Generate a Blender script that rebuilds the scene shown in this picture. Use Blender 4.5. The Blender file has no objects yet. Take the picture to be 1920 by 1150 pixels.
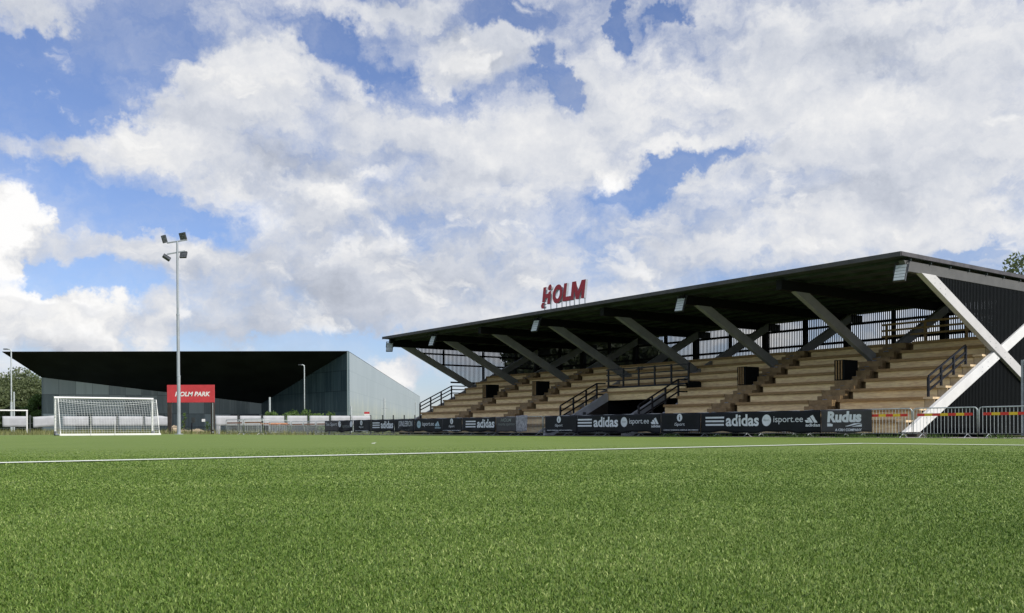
import bpy, math, random
import numpy as np
from math import radians as R
from mathutils import Vector, Matrix
random.seed(7); RNG = np.random.default_rng(11)
scene = bpy.context.scene
col = scene.collection

# ------------------------------------------------------------------ camera
F, CX, HC, ROLL, EYE = 1769.0, 960.0, 804.0, 0.0045, 0.41
cam_d = bpy.data.cameras.new('camera'); cam = bpy.data.objects.new('camera', cam_d); col.objects.link(cam)
cam.location = (0, 0, EYE); cam.rotation_euler = (R(90), ROLL, 0)
cam_d.sensor_width = 36; cam_d.lens = F / 1920 * 36; cam_d.shift_y = (HC - 575) / 1920
cam_d.clip_start = 0.05; cam_d.clip_end = 6000
scene.camera = cam

# ------------------------------------------------------------------ view, sun, sky
scene.view_settings.view_transform = 'Standard'; scene.view_settings.look = 'None'
scene.view_settings.gamma = 1; scene.view_settings.exposure = 0.3
SUN_DIR = Vector((0.84, -0.54, 0.80)).normalized()          # towards the sun: right of and a little behind the viewer
SUN_EL = math.asin(SUN_DIR.z); SUN_AZ = math.atan2(SUN_DIR.x, SUN_DIR.y)
sl = bpy.data.lights.new('sun', 'SUN'); sl.energy = 3.8; sl.angle = R(0.5); sl.color = (1, 0.95, 0.87)
so = bpy.data.objects.new('sun', sl); col.objects.link(so)
so.rotation_euler = SUN_DIR.to_track_quat('Z', 'Y').to_euler()


def ray(x, y):
    a = x - CX; b = y - HC
    return Vector(((a - ROLL * b) / F, 1.0, -(b + ROLL * a) / F))


def at(x, y, Z):                                              # the point seen at a photo pixel, Z metres ahead
    r = ray(x, y); return Vector((r.x * Z, Z, EYE + r.z * Z))


def azel(x, y):
    r = ray(x, y); return math.atan2(r.x, r.y), math.atan2(r.z, math.hypot(r.x, r.y))


class NT:
    def __init__(s, tree): s.t = tree; s.n = tree.nodes; s.l = tree.links

    def add(s, kind, **kw):
        nd = s.n.new(kind)
        for k, v in kw.items(): setattr(nd, k, v)
        return nd

    def put(s, sock, v):
        if v is None: return
        if hasattr(v, 'is_output'): s.l.new(v, sock)
        else: sock.default_value = v

    def math(s, op, a, b=None, c=None, clamp=False):
        nd = s.add('ShaderNodeMath', operation=op, use_clamp=clamp)
        s.put(nd.inputs[0], a); s.put(nd.inputs[1], b); s.put(nd.inputs[2], c)
        return nd.outputs[0]

    def noise(s, vec, scale, detail=2, rough=0.5, dist=0.0, out='Fac', dims='3D'):
        nd = s.add('ShaderNodeTexNoise', noise_dimensions=dims)
        s.put(nd.inputs['Vector'], vec); nd.inputs['Scale'].default_value = scale
        nd.inputs['Detail'].default_value = detail; nd.inputs['Roughness'].default_value = rough
        nd.inputs['Distortion'].default_value = dist
        return nd.outputs[out]

    def mapr(s, v, a, b, c=0.0, d=1.0, smooth=True):
        nd = s.add('ShaderNodeMapRange', interpolation_type='SMOOTHSTEP' if smooth else 'LINEAR')
        s.put(nd.inputs[0], v)
        for i, q in enumerate((a, b, c, d)): s.put(nd.inputs[i + 1], q)
        return nd.outputs[0]

    def mix(s, f, a, b):
        nd = s.add('ShaderNodeMix', data_type='RGBA')
        s.put(nd.inputs[0], f); s.put(nd.inputs[6], a); s.put(nd.inputs[7], b)
        return nd.outputs[2]


def build_world():
    w = bpy.data.worlds.new('World'); scene.world = w; w.use_nodes = True
    t = NT(w.node_tree); t.n.clear()
    sky = t.add('ShaderNodeTexSky', sky_type='NISHITA'); sky.sun_disc = False
    sky.sun_elevation = SUN_EL; sky.sun_rotation = SUN_AZ
    sky.air_density = 1.0; sky.dust_density = 0.6; sky.ozone_density = 1.6
    tc = t.add('ShaderNodeTexCoord').outputs['Generated']
    sep = t.add('ShaderNodeSeparateXYZ'); t.put(sep.inputs[0], tc)
    az = t.math('ARCTAN2', sep.outputs[0], sep.outputs[1]); el = t.math('ARCSINE', sep.outputs[2])
    cmb = t.add('ShaderNodeCombineXYZ'); t.put(cmb.inputs[0], az); t.put(cmb.inputs[1], el)
    ae = cmb.outputs[0]
    # ragged edges: the direction is pushed about by a noise before the cloud layout is read
    wn = t.noise(ae, 11, 5, 0.6, out='Color')
    wv = t.add('ShaderNodeVectorMath', operation='SUBTRACT'); t.put(wv.inputs[0], wn); wv.inputs[1].default_value = (.5, .5, .5)
    ws = t.add('ShaderNodeVectorMath', operation='MULTIPLY'); t.put(ws.inputs[0], wv.outputs[0]); ws.inputs[1].default_value = (.11, .075, 0)
    wa = t.add('ShaderNodeVectorMath', operation='ADD'); t.put(wa.inputs[0], ae); t.put(wa.inputs[1], ws.outputs[0])
    wn2 = t.noise(ae, 46, 4, 0.65, out='Color')
    wm = t.add('ShaderNodeVectorMath', operation='MULTIPLY_ADD'); t.put(wm.inputs[0], wn2); wm.inputs[1].default_value = (.05, .034, 0); t.put(wm.inputs[2], wa.outputs[0])
    wo = t.add('ShaderNodeVectorMath', operation='SUBTRACT'); t.put(wo.inputs[0], wm.outputs[0]); wo.inputs[1].default_value = (.025, .017, 0)
    aw = wo.outputs[0]

    def blob(px, py, rx, ry, rot, amp, acc, src):
        a, e = azel(px, py)
        if acc is not None:                                     # a chain, so that the shader compiler works through one blob at a time
            q = t.add('ShaderNodeVectorMath', operation='MULTIPLY_ADD'); t.put(q.inputs[0], acc); q.inputs[1].default_value = (1e-7, 1e-7, 0); t.put(q.inputs[2], src)
            src = q.outputs[0]
        m = t.add('ShaderNodeMapping', vector_type='TEXTURE')
        t.put(m.inputs[0], src); m.inputs['Location'].default_value = (a, e, 0)
        m.inputs['Rotation'].default_value = (0, 0, R(rot)); m.inputs['Scale'].default_value = (rx / F, ry / F, 1)
        ln = t.add('ShaderNodeVectorMath', operation='LENGTH'); t.put(ln.inputs[0], m.outputs[0])
        v = t.mapr(ln.outputs['Value'], 1.35, 0.25, 0.0, amp)
        return t.math('ADD', acc, v) if acc is not None else v

    # where cloud lies (+) and where blue shows (-)
    HOLES = [(130, 170, 260, 120, -12, -.62), (560, 40, 120, 40, -15, -.22), (330, 45, 150, 60, 10, -.30), (650, 100, 110, 38, -20, -.34), (760, 160, 60, 55, -35, -.40),
             (840, 200, 60, 28, 0, -.4), (60, 310, 110, 36, 0, -.5), (240, 396, 190, 40, -6, -.8), (110, 520, 150, 34, 4, -.85), (200, 560, 40, 60, 0, -.3),
             (930, 30, 130, 30, 0, -.55), (1165, 35, 22, 45, 10, -.55), (1262, 26, 45, 20, 15, -.45), (1035, 160, 28, 75, 20, -.6), (1000, 95, 40, 22, 20, -.3),
             (1300, 305, 190, 24, 17, -.75), (1225, 340, 55, 40, 30, -.5), (1820, 462, 80, 14, 0, -.5),
             (620, 645, 150, 24, 0, -.45), (815, 745, 60, 60, 0, -.6), (330, 640, 120, 30, 0, -.25), (10, 70, 60, 60, 0, -.2), (235, 30, 80, 50, 0, -.25)]
    CLOUD = [(460, 150, 125, 75, 10, .8), (345, 230, 100, 70, 25, .75), (215, 275, 130, 46, 8, .75), (385, 300, 90, 90, 0, .5), (60, 265, 110, 30, 0, .4),
             (15, 430, 55, 95, 0, 1.0), (45, 585, 90, 55, -15, 1.0), (170, 600, 60, 70, 10, 1.0), (290, 600, 40, 46, 0, .4), (45, 18, 90, 30, 0, .6),
             (880, 115, 120, 55, 5, .7), (725, 20, 120, 26, 0, .5), (480, 60, 170, 34, -18, .14), (150, 350, 60, 40, 0, .3), (230, 120, 90, 20, -8, .2), (640, 130, 70, 30, -10, .15),
             (1300, 180, 330, 150, 0, .35), (1700, 240, 330, 260, 0, .4), (800, 560, 420, 110, 0, .4), (760, 690, 50, 26, 0, .5), (1500, 420, 300, 60, 12, .3), (600, 340, 150, 80, 0, .35), (920, 280, 260, 90, 0, .35), (690, 215, 190, 60, 0, .25), (300, 470, 260, 44, 0, .35)]
    acc = None
    for h in HOLES + CLOUD: acc = blob(*h, acc, aw)
    # flat-based layer: noise seen in perspective on a cloud deck
    dz = t.math('ADD', sep.outputs[2], 0.30)
    pv = t.add('ShaderNodeCombineXYZ')
    t.put(pv.inputs[0], t.math('DIVIDE', sep.outputs[0], dz)); t.put(pv.inputs[1], t.math('DIVIDE', sep.outputs[1], dz))
    t.put(pv.inputs[2], t.math('MULTIPLY', sep.outputs[2], 3.0))
    p = pv.outputs[0]
    n1 = t.noise(p, 1.9, 7, 0.54)
    off = t.add('ShaderNodeVectorMath', operation='ADD'); t.put(off.inputs[0], p); off.inputs[1].default_value = (.10, -.10, .10)
    n2 = t.noise(off.outputs[0], 1.9, 7, 0.54)
    am = t.add('ShaderNodeVectorMath', operation='MULTIPLY'); t.put(am.inputs[0], aw); am.inputs[1].default_value = (1.0, 1.9, 1.0)
    b1 = t.noise(am.outputs[0], 8.5, 7, 0.56)
    bo = t.add('ShaderNodeVectorMath', operation='ADD'); t.put(bo.inputs[0], am.outputs[0]); bo.inputs[1].default_value = (.016, .034, 0)
    b2 = t.noise(bo.outputs[0], 8.5, 7, 0.56)
    fine = t.noise(ae, 34, 6, 0.62)
    fo = t.add('ShaderNodeVectorMath', operation='ADD'); t.put(fo.inputs[0], ae); fo.inputs[1].default_value = (.010, .012, 0)
    fine2 = t.noise(fo.outputs[0], 34, 6, 0.62)
    d = t.math('ADD', t.math('MULTIPLY_ADD', n1, 0.75, -0.33), t.math('MULTIPLY_ADD', fine, 0.44, -0.22))
    d = t.math('ADD', d, t.math('MULTIPLY_ADD', b1, 1.7, -0.30))
    d = t.math('ADD', d, acc)
    alpha = t.mapr(d, 0.14, 1.0)
    veil = t.mapr(t.noise(am.outputs[0], 4.5, 6, 0.6), .42, .72, 0.05, 0.42)
    alpha = t.math('MAXIMUM', alpha, veil)
    thick = t.mapr(d, 0.5, 1.5)
    # light on the clouds: bright where they turn to the sun, grey in the bellies
    relief = t.math('SUBTRACT', n1, n2); relf = t.math('SUBTRACT', fine, fine2); relb = t.math('SUBTRACT', b1, b2)
    val = t.math('MULTIPLY_ADD', relief, 0.40, 0.685)
    val = t.math('MULTIPLY_ADD', relb, 0.48, val)
    val = t.math('MULTIPLY_ADD', relf, 0.17, val)
    val = t.math('MULTIPLY_ADD', t.noise(ae, 7, 3, 0.5), 0.20, t.math('SUBTRACT', val, 0.10))
    BR = [(640, 480, 420, 170, 0, -.05), (520, 250, 120, 60, 0, -.05), (1620, 640, 420, 80, 0, .22), (1150, 355, 50, 44, 10, .34), (15, 420, 50, 90, 0, .36), (50, 575, 90, 40, -15, .34), (190, 600, 45, 70, 0, .28), (290, 610, 36, 40, 0, .16), (470, 140, 110, 60, 0, .13), (270, 270, 120, 40, 0, .13),
          (620, 350, 90, 30, -15, .20), (700, 320, 50, 22, 0, .18), (470, 385, 70, 30, -12, .22), (640, 470, 22, 30, 0, .2), (1700, 300, 400, 240, 0, .05), (1400, 120, 320, 120, 0, .06), (740, 690, 50, 30, 0, .14),
          (130, 640, 80, 40, 0, -.22), (560, 300, 90, 30, 0, -.12), (700, 560, 300, 60, 0, -.05), (450, 620, 240, 40, 0, -.12), (1450, 390, 300, 30, 8, -.08), (1650, 110, 120, 50, 0, -.10), (20, 500, 60, 16, 0, .1)]
    for b in BR: val = blob(*b, val, aw)
    val = t.math('MAXIMUM', t.math('MINIMUM', val, 0.96), 0.48)
    warm = t.mapr(val, 0.5, 0.92)
    cc = t.mix(warm, (0.89, 0.955, 1.10, 1), (0.995, 0.99, 0.985, 1))
    cv = t.add('ShaderNodeVectorMath', operation='SCALE'); t.put(cv.inputs[0], cc)
    t.put(cv.inputs['Scale'], t.math('MULTIPLY', val, 10.0))
    # blue: the Nishita sky
    sk = t.add('ShaderNodeVectorMath', operation='MULTIPLY'); t.put(sk.inputs[0], sky.outputs[0]); sk.inputs[1].default_value = (0.92, 1.0, 1.32)
    c = t.mix(alpha, sk.outputs[0], cv.outputs[0])
    # lower cumulus in front of the deck: crisp lit tops, grey undersides
    pm = t.add('ShaderNodeVectorMath', operation='MULTIPLY'); t.put(pm.inputs[0], wa.outputs[0]); pm.inputs[1].default_value = (1.0, 1.55, 1.0)
    m1 = t.noise(pm.outputs[0], 12.0, 9, 0.56)
    po = t.add('ShaderNodeVectorMath', operation='ADD'); t.put(po.inputs[0], pm.outputs[0]); po.inputs[1].default_value = (.010, .020, 0)
    m2 = t.noise(po.outputs[0], 12.0, 9, 0.56)
    belt = t.math('MULTIPLY', t.mapr(el, .03, .10), t.mapr(el, .34, .17))
    reg = t.math('MULTIPLY_ADD', belt, .13, -.13)
    for b in [(40, 600, 110, 70, 0, .16), (170, 600, 60, 70, 0, .14), (450, 160, 120, 80, 0, .16), (240, 270, 150, 60, 8, .14), (870, 110, 110, 50, 0, .12), (1600, 640, 500, 90, 0, -.3), (1500, 150, 500, 200, 0, -.06),
              (250, 400, 200, 50, 0, -.4), (110, 520, 160, 40, 0, -.5), (1290, 305, 200, 50, 17, -.4), (620, 645, 150, 24, 0, -.2), (800, 720, 60, 50, 0, -.2)]: reg = blob(*b, reg, ae)
    a2 = t.math('MULTIPLY', t.mapr(t.math('ADD', m1, reg), .485, .62), .72)
    v2 = t.math('MULTIPLY_ADD', t.math('SUBTRACT', m1, m2), 1.0, .735)
    v2 = t.math('MULTIPLY_ADD', t.mapr(t.math('ADD', m1, reg), .5, .75), .06, v2)
    v2 = t.math('MAXIMUM', t.math('MINIMUM', v2, .97), .53)
    c3 = t.mix(t.mapr(v2, .55, .9), (0.91, 0.96, 1.07, 1), (1.0, .992, .98, 1))
    s3 = t.add('ShaderNodeVectorMath', operation='SCALE'); t.put(s3.inputs[0], c3); t.put(s3.inputs['Scale'], t.math('MULTIPLY', v2, 10.0))
    c = t.mix(a2, c, s3.outputs[0])
    bg = t.add('ShaderNodeBackground'); t.put(bg.inputs[0], c); bg.inputs[1].default_value = 0.085
    o = t.add('ShaderNodeOutputWorld'); t.l.new(bg.outputs[0], o.inputs[0])


build_world()

# ------------------------------------------------------------------ materials
def mat(name, c, rough=0.6, metal=0.0, spec=0.4, var=0.12, vscale=6.0, bump=0.0, bscale=40.0, stretch=None, emit=None, c2=None):
    m = bpy.data.materials.new(name); m.use_nodes = True
    t = NT(m.node_tree); b = t.n['Principled BSDF']
    b.inputs['Roughness'].default_value = rough; b.inputs['Metallic'].default_value = metal
    b.inputs['Specular IOR Level'].default_value = spec
    co = t.add('ShaderNodeTexCoord').outputs['Object']
    if stretch:
        mp = t.add('ShaderNodeMapping'); t.put(mp.inputs[0], co); mp.inputs['Scale'].default_value = stretch; co = mp.outputs[0]
    n = t.noise(co, vscale, 5, 0.6)
    if c2: colr = t.mix(t.mapr(n, .35, .65), (*c, 1), (*c2, 1))
    else:
        lo = tuple(max(0, q * (1 - var)) for q in c); hi = tuple(min(1, q * (1 + var)) for q in c)
        colr = t.mix(t.mapr(n, .3, .7), (*lo, 1), (*hi, 1))
    t.put(b.inputs['Base Color'], colr)
    t.put(b.inputs['Roughness'], t.math('MULTIPLY_ADD', n, 0.2, rough - 0.1))
    if bump:
        bn = t.add('ShaderNodeBump'); bn.inputs['Strength'].default_value = bump; bn.inputs['Distance'].default_value = 0.02
        t.put(bn.inputs['Height'], t.noise(co, bscale, 4, 0.6)); t.put(b.inputs['Normal'], bn.outputs[0])
    return m


M = {}
M['white_paint'] = mat('white_paint', (.68, .68, .665), .45, var=.05, vscale=1.5)
M['shaded_white_paint'] = mat('shaded_white_paint', (.52, .51, .50), .5, var=.06, vscale=1.2)  # white of brace A, greyed: the shade on it is put into the colour
M['grey_paint'] = mat('grey_paint', (.095, .095, .092), .6, var=.1, vscale=1.5)
M['strut_paint'] = mat('strut_paint', (.275, .28, .29), .6, var=.12, vscale=1.2)
M['black_wood'] = mat('black_wood', (.0055, .007, .0075), .6, spec=.12, var=.3, vscale=3, stretch=(6, 6, .6))
M['black_beam'] = mat('black_beam', (.006, .007, .007), .7, spec=.2, var=.3)
M['soffit'] = mat('soffit', (.046, .059, .060), .7, spec=.2, var=.3, vscale=1.2)
M['roof_edge'] = mat('roof_edge', (.075, .072, .078), .6, spec=.3, var=.25, vscale=2)
M['ply'] = mat('pale_plywood', (.92, .665, .37), .6, spec=.2, var=.2, vscale=2.2, stretch=(1, 1, 6), bump=.1)
M['plank'] = mat('brown_plank', (.35, .225, .105), .6, spec=.2, var=.25, vscale=4, stretch=(1, 8, 8))
M['step'] = mat('brown_step', (.27, .185, .095), .65, spec=.2, var=.25, vscale=4)
M['sunlit_end'] = mat('sunlit_board', (.62, .48, .30), .65, spec=.2, var=.15)  # seat-board ends: the sun on them is put into a paler wood
M['concrete'] = mat('concrete', (.46, .47, .50), .8, spec=.2, var=.15, vscale=2, bump=.2)
M['dark_void'] = mat('void_shade', (.012, .012, .013), .9, spec=.1)  # near-black colour stands in for the unlit space under seats and in tunnel
M['steel_black'] = mat('black_steel', (.008, .009, .014), .45, spec=.3, var=.2)
M['galv'] = mat('galvanised_steel', (.46, .50, .50), .45, .3, var=.15, vscale=8)
M['galv_dull'] = mat('dull_galvanised_steel', (.30, .33, .34), .55, .4, var=.2, vscale=5)
M['mast'] = mat('mast_steel', (.34, .37, .40), .5, .3, var=.12, vscale=1.0)
M['lamp_glass'] = mat('lamp_glass', (.55, .60, .62), .25, spec=.6, var=.05)
M['lamp_dark'] = mat('lamp_housing', (.05, .055, .06), .5, var=.2)
M['lamp_led'] = mat('dark_lamp_face', (.09, .10, .11), .3, spec=.5, var=.3, vscale=9)
M['red'] = mat('red_panel', (.50, .045, .052), .5, var=.08, vscale=2)
M['red_letter'] = mat('red_letter', (.42, .018, .035), .45, var=.08)
M['letter_side'] = mat('grey_letter_side', (.33, .36, .40), .5)
M['brown_post'] = mat('dark_brown_post', (.035, .028, .024), .6, var=.2)
M['banner'] = mat('black_banner', (.009, .011, .0145), .5, spec=.17, var=.25, vscale=2.5, bump=.25, bscale=5)
M['grey_banner'] = mat('grey_banner', (.060, .058, .060), .5, spec=.2, var=.15, vscale=2.5, bump=.2, bscale=5)
M['ink'] = mat('white_print', (.70, .74, .78), .5, spec=.3, var=.06)
M['dim_ink'] = mat('faded_print', (.22, .25, .24), .5, spec=.3, var=.2)
M['blue_ink'] = mat('pale_blue_print', (.36, .50, .56), .5, spec=.3, var=.06)
M['stripe_red'] = mat('red_stripe', (.66, .04, .025), .4, var=.1)
M['stripe_yellow'] = mat('yellow_stripe', (.86, .56, .03), .4, var=.1)
M['stripe_faded'] = mat('faded_orange_stripe', (.42, .20, .12), .6, var=.4, vscale=4)
M['yellow'] = mat('yellow_clip', (.60, .45, .03), .5)
M['blank'] = mat('blank_white_banner', (.37, .38, .40), .65, spec=.2, var=.10, vscale=1.5, bump=.12, bscale=2.5)
M['crumple'] = mat('crumpled_grey_sheet', (.42, .42, .46), .6, c2=(.20, .20, .22), vscale=9, bump=.9, bscale=9)
M['post_dark'] = mat('dark_fence_post', (.03, .035, .035), .6)
M['wire'] = mat('fence_wire', (.10, .13, .12), .6)
M['container'] = mat('dark_container', (.045, .058, .066), .55, var=.12, vscale=1.5)
M['paper'] = mat('paper', (.75, .75, .73), .7)
M['bark'] = mat('bark', (.07, .055, .04), .9, spec=.1, bump=.5, bscale=6)
M['dirt'] = mat('dirt', (.36, .29, .20), .9, spec=.1, var=.25, vscale=2, bump=.6, bscale=5)
M['gravel'] = mat('gravel', (.27, .255, .24), .9, spec=.1, var=.35, vscale=14, bump=.6, bscale=30)
M['net'] = mat('net_cord', (.60, .62, .62), .7, spec=.2, var=.05)
M['line'] = mat('line_white', (.78, .80, .76), .8, spec=.2, var=.08, vscale=20)


def leaf_mat(name, a, b):
    m = bpy.data.materials.new(name); m.use_nodes = True
    t = NT(m.node_tree); p = t.n['Principled BSDF']
    co = t.add('ShaderNodeTexCoord').outputs['Object']
    t.put(p.inputs['Base Color'], t.mix(t.mapr(t.noise(co, 1.1, 5, .7), .35, .65), (*a, 1), (*b, 1)))
    p.inputs['Roughness'].default_value = .6; p.inputs['Specular IOR Level'].default_value = .25
    tr = t.add('ShaderNodeBsdfTranslucent'); tr.inputs[0].default_value = (b[0] * 1.3, b[1] * 1.4, b[2], 1)
    mx = t.add('ShaderNodeMixShader'); mx.inputs[0].default_value = .3
    t.l.new(p.outputs[0], mx.inputs[1]); t.l.new(tr.outputs[0], mx.inputs[2])
    t.l.new(mx.outputs[0], t.n['Material Output'].inputs[0])
    return m


M['leaf'] = leaf_mat('tree_leaf', (.05, .068, .028), (.115, .14, .06))
M['leaf_dark'] = leaf_mat('dark_leaf', (.018, .026, .014), (.04, .05, .026))
M['leaf_pale'] = leaf_mat('pale_tree_leaf', (.075, .10, .048), (.165, .195, .095))
M['leaf_bush'] = leaf_mat('bush_leaf', (.06, .11, .03), (.13, .2, .06))


def glass_mat(name, dark, pale, seam, streak, rough=.18, low=None, axis=0, freq=1.4):
    """panelled glass with a printed reed pattern: object z is up, object `axis` runs along the wall"""
    m = bpy.data.materials.new(name); m.use_nodes = True
    t = NT(m.node_tree); p = t.n['Principled BSDF']
    co = t.add('ShaderNodeTexCoord').outputs['Object']
    sp = t.add('ShaderNodeSeparateXYZ'); t.put(sp.inputs[0], co)
    al, z = sp.outputs[axis], sp.outputs[2]
    cv = t.add('ShaderNodeCombineXYZ'); t.put(cv.inputs[0], t.math('MULTIPLY', al, freq)); t.put(cv.inputs[1], t.math('MULTIPLY', z, .07))
    st = t.mapr(t.noise(cv.outputs[0], 1.0, 5, .7), .46, .66)
    if low: st = t.math('MULTIPLY', st, t.mapr(z, low[0], low[1], 0, 1))
    cell = t.add('ShaderNodeTexWhiteNoise', noise_dimensions='2D'); c2 = t.add('ShaderNodeCombineXYZ')
    t.put(c2.inputs[0], t.math('FLOOR', t.math('DIVIDE', al, 3.4))); t.put(c2.inputs[1], t.math('FLOOR', t.math('DIVIDE', z, 4.2)))
    t.put(cell.inputs[0], c2.outputs[0])
    base = t.mix(t.math('MULTIPLY', cell.outputs[0], .8), (*dark, 1), (*pale, 1))
    base = t.mix(t.math('MULTIPLY', st, streak[3]), base, (*streak[:3], 1))
    if low: base = t.mix(t.math('MULTIPLY', t.mapr(z, 8.0, 4.0), .55), base, (.27, .30, .23, 1))
    fx = t.math('PINGPONG', al, 1.7); fz = t.math('PINGPONG', z, 2.1)
    sm = t.math('MAXIMUM', t.math('LESS_THAN', fx, .06), t.math('LESS_THAN', fz, .10))
    base = t.mix(t.math('MULTIPLY', sm, .45), base, (*seam, 1))
    t.put(p.inputs['Base Color'], base); p.inputs['Roughness'].default_value = rough
    p.inputs['Specular IOR Level'].default_value = .5
    return m


M['glass_left'] = glass_mat('sky_pane_glass_wall', (.065, .105, .112), (.58, .68, .66), (.03, .04, .045), (.34, .40, .39, .5))  # reflected sky is put into the colour of the pale panes
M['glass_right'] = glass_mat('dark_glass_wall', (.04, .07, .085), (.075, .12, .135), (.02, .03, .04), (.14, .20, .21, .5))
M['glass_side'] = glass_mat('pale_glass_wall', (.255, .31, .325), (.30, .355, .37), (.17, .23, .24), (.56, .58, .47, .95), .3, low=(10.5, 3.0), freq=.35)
M['museum_soffit'] = mat('museum_soffit', (.014, .017, .019), .7, spec=.15, var=.4, vscale=.2)
M['museum_edge'] = mat('museum_edge', (.03, .032, .035), .6)


def turf_mat():
    m = bpy.data.materials.new('turf'); m.use_nodes = True
    t = NT(m.node_tree); p = t.n['Principled BSDF']
    co = t.add('ShaderNodeTexCoord').outputs['Object']
    a = t.noise(co, .35, 4, .6); b = t.noise(co, 3.2, 6, .7); c = t.noise(co, 70, 4, .7); d = t.noise(co, 16, 5, .75)
    col0 = t.mix(t.mapr(a, .3, .7), (.165, .235, .042, 1), (.20, .27, .056, 1))
    col1 = t.mix(t.math('MULTIPLY', t.mapr(b, .40, .75), .55), col0, (.225, .26, .075, 1))
    col1 = t.mix(t.math('MULTIPLY', t.mapr(d, .38, .66), .45), col1, (.10, .165, .028, 1))
    col2 = t.mix(t.math('MULTIPLY', t.mapr(c, .42, .62), .6), col1, (.075, .13, .02, 1))
    t.put(p.inputs['Base Color'], col2); p.inputs['Roughness'].default_value = .7
    p.inputs['Specular IOR Level'].default_value = .2
    bn = t.add('ShaderNodeBump'); bn.inputs['Strength'].default_value = .8; bn.inputs['Distance'].default_value = .02
    t.put(bn.inputs['Height'], c); t.put(p.inputs['Normal'], bn.outputs[0])
    return m


def blade_mat():
    m = bpy.data.materials.new('turf_blade'); m.use_nodes = True
    t = NT(m.node_tree); p = t.n['Principled BSDF']
    at_ = t.add('ShaderNodeAttribute', attribute_name='tint')
    rp = t.add('ShaderNodeValToRGB'); t.put(rp.inputs[0], at_.outputs['Fac'])
    e = rp.color_ramp.elements
    e[0].position = 0; e[0].color = (.045, .096, .011, 1); e[1].position = 1; e[1].color = (.40, .47, .17, 1)
    k = e.new(.5); k.color = (.132, .215, .038, 1); k = e.new(.85); k.color = (.23, .315, .08, 1)
    t.put(p.inputs['Base Color'], rp.outputs[0]); p.inputs['Roughness'].default_value = .5
    p.inputs['Specular IOR Level'].default_value = .22
    tr = t.add('ShaderNodeBsdfTranslucent'); t.put(tr.inputs[0], rp.outputs[0])
    mx = t.add('ShaderNodeMixShader'); mx.inputs[0].default_value = .22
    t.l.new(p.outputs[0], mx.inputs[1]); t.l.new(tr.outputs[0], mx.inputs[2])
    t.l.new(mx.outputs[0], t.n['Material Output'].inputs[0])
    return m


M['turf'] = turf_mat(); M['blade'] = blade_mat()
M['rough_ground'] = mat('rough_ground', (.13, .13, .06), .9, spec=.1, c2=(.07, .10, .03), vscale=.6, bump=.6, bscale=3)
M['rough_grass'] = leaf_mat('rough_grass', (.10, .12, .04), (.26, .25, .11))

# ------------------------------------------------------------------ builders
class MB:
    def __init__(s): s.v = []; s.f = []

    def quad(s, *p): n = len(s.v); s.v += [tuple(q) for q in p]; s.f.append(tuple(range(n, n + len(p))))

    def hexa(s, p):                                            # 8 corners: 4 below, 4 above, same order
        n = len(s.v); s.v += [tuple(q) for q in p]
        for f in ((3, 2, 1, 0), (4, 5, 6, 7), (0, 1, 5, 4), (1, 2, 6, 5), (2, 3, 7, 6), (3, 0, 4, 7)): s.f.append(tuple(n + i for i in f))

    def box(s, x0, x1, y0, y1, z0, z1):
        s.hexa([(x0, y0, z0), (x1, y0, z0), (x1, y1, z0), (x0, y1, z0), (x0, y0, z1), (x1, y0, z1), (x1, y1, z1), (x0, y1, z1)])

    def bar(s, a, b, w, h, up=(0, 0, 1)):                       # rectangular bar: w sideways, h along `up`
        a = Vector(a); b = Vector(b); d = (b - a).normalized(); up = Vector(up)
        sd = d.cross(up)
        if sd.length < 1e-5: sd = d.cross(Vector((1, 0, 0)))
        sd.normalize(); u = sd.cross(d).normalized(); sd *= w / 2; u *= h / 2
        s.hexa([a - sd - u, a + sd - u, b + sd - u, b - sd - u, a - sd + u, a + sd + u, b + sd + u, b - sd + u])

    def tube(s, pts, r, k=8, close=False, r1=None, cap=True):
        pts = [Vector(p) for p in pts]; n0 = len(s.v); N = len(pts)
        ref = None
        for i, p in enumerate(pts):
            if close: d = pts[(i + 1) % N] - pts[i - 1]
            else: d = pts[min(i + 1, N - 1)] - pts[max(i - 1, 0)]
            d.normalize()
            if ref is None or abs(ref.dot(d)) > .98: ref = Vector((0, 0, 1)) if abs(d.z) < .9 else Vector((1, 0, 0))
            a = d.cross(ref).normalized(); b = a.cross(d)
            rr = r if r1 is None else r + (r1 - r) * i / (N - 1)
            for j in range(k):
                q = 2 * math.pi * j / k; s.v.append(tuple(p + (a * math.cos(q) + b * math.sin(q)) * rr))
        for i in range(N if close else N - 1):
            i2 = (i + 1) % N
            for j in range(k):
                j2 = (j + 1) % k; s.f.append((n0 + i * k + j, n0 + i * k + j2, n0 + i2 * k + j2, n0 + i2 * k + j))
        if not close and cap:
            s.f.append(tuple(n0 + j for j in range(k))[::-1]); s.f.append(tuple(n0 + (N - 1) * k + j for j in range(k)))

    def prism(s, poly, y0, y1):                                 # outline in x,z pushed through y
        n = len(s.v); k = len(poly)
        s.v += [(x, y0, z) for x, z in poly] + [(x, y1, z) for x, z in poly]
        s.f.append(tuple(range(n, n + k))); s.f.append(tuple(range(n + 2 * k - 1, n + k - 1, -1)))
        for i in range(k): j = (i + 1) % k; s.f.append((n + i, n + k + i, n + k + j, n + j))

    def build(s, name, m, parent=None, bevel=0, smooth=False, loc=None, rz=0):
        me = bpy.data.meshes.new(name); me.from_pydata(s.v, [], s.f); me.update()
        me.materials.append(m)
        if smooth:
            for q in me.polygons: q.use_smooth = True
        o = bpy.data.objects.new(name, me); col.objects.link(o)
        if parent: o.parent = parent
        if loc is not None: o.location = loc
        if rz: o.rotation_euler = (0, 0, rz)
        if bevel:
            b = o.modifiers.new('bevel', 'BEVEL'); b.width = bevel; b.segments = 2; b.limit_method = 'ANGLE'
        return o


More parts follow.
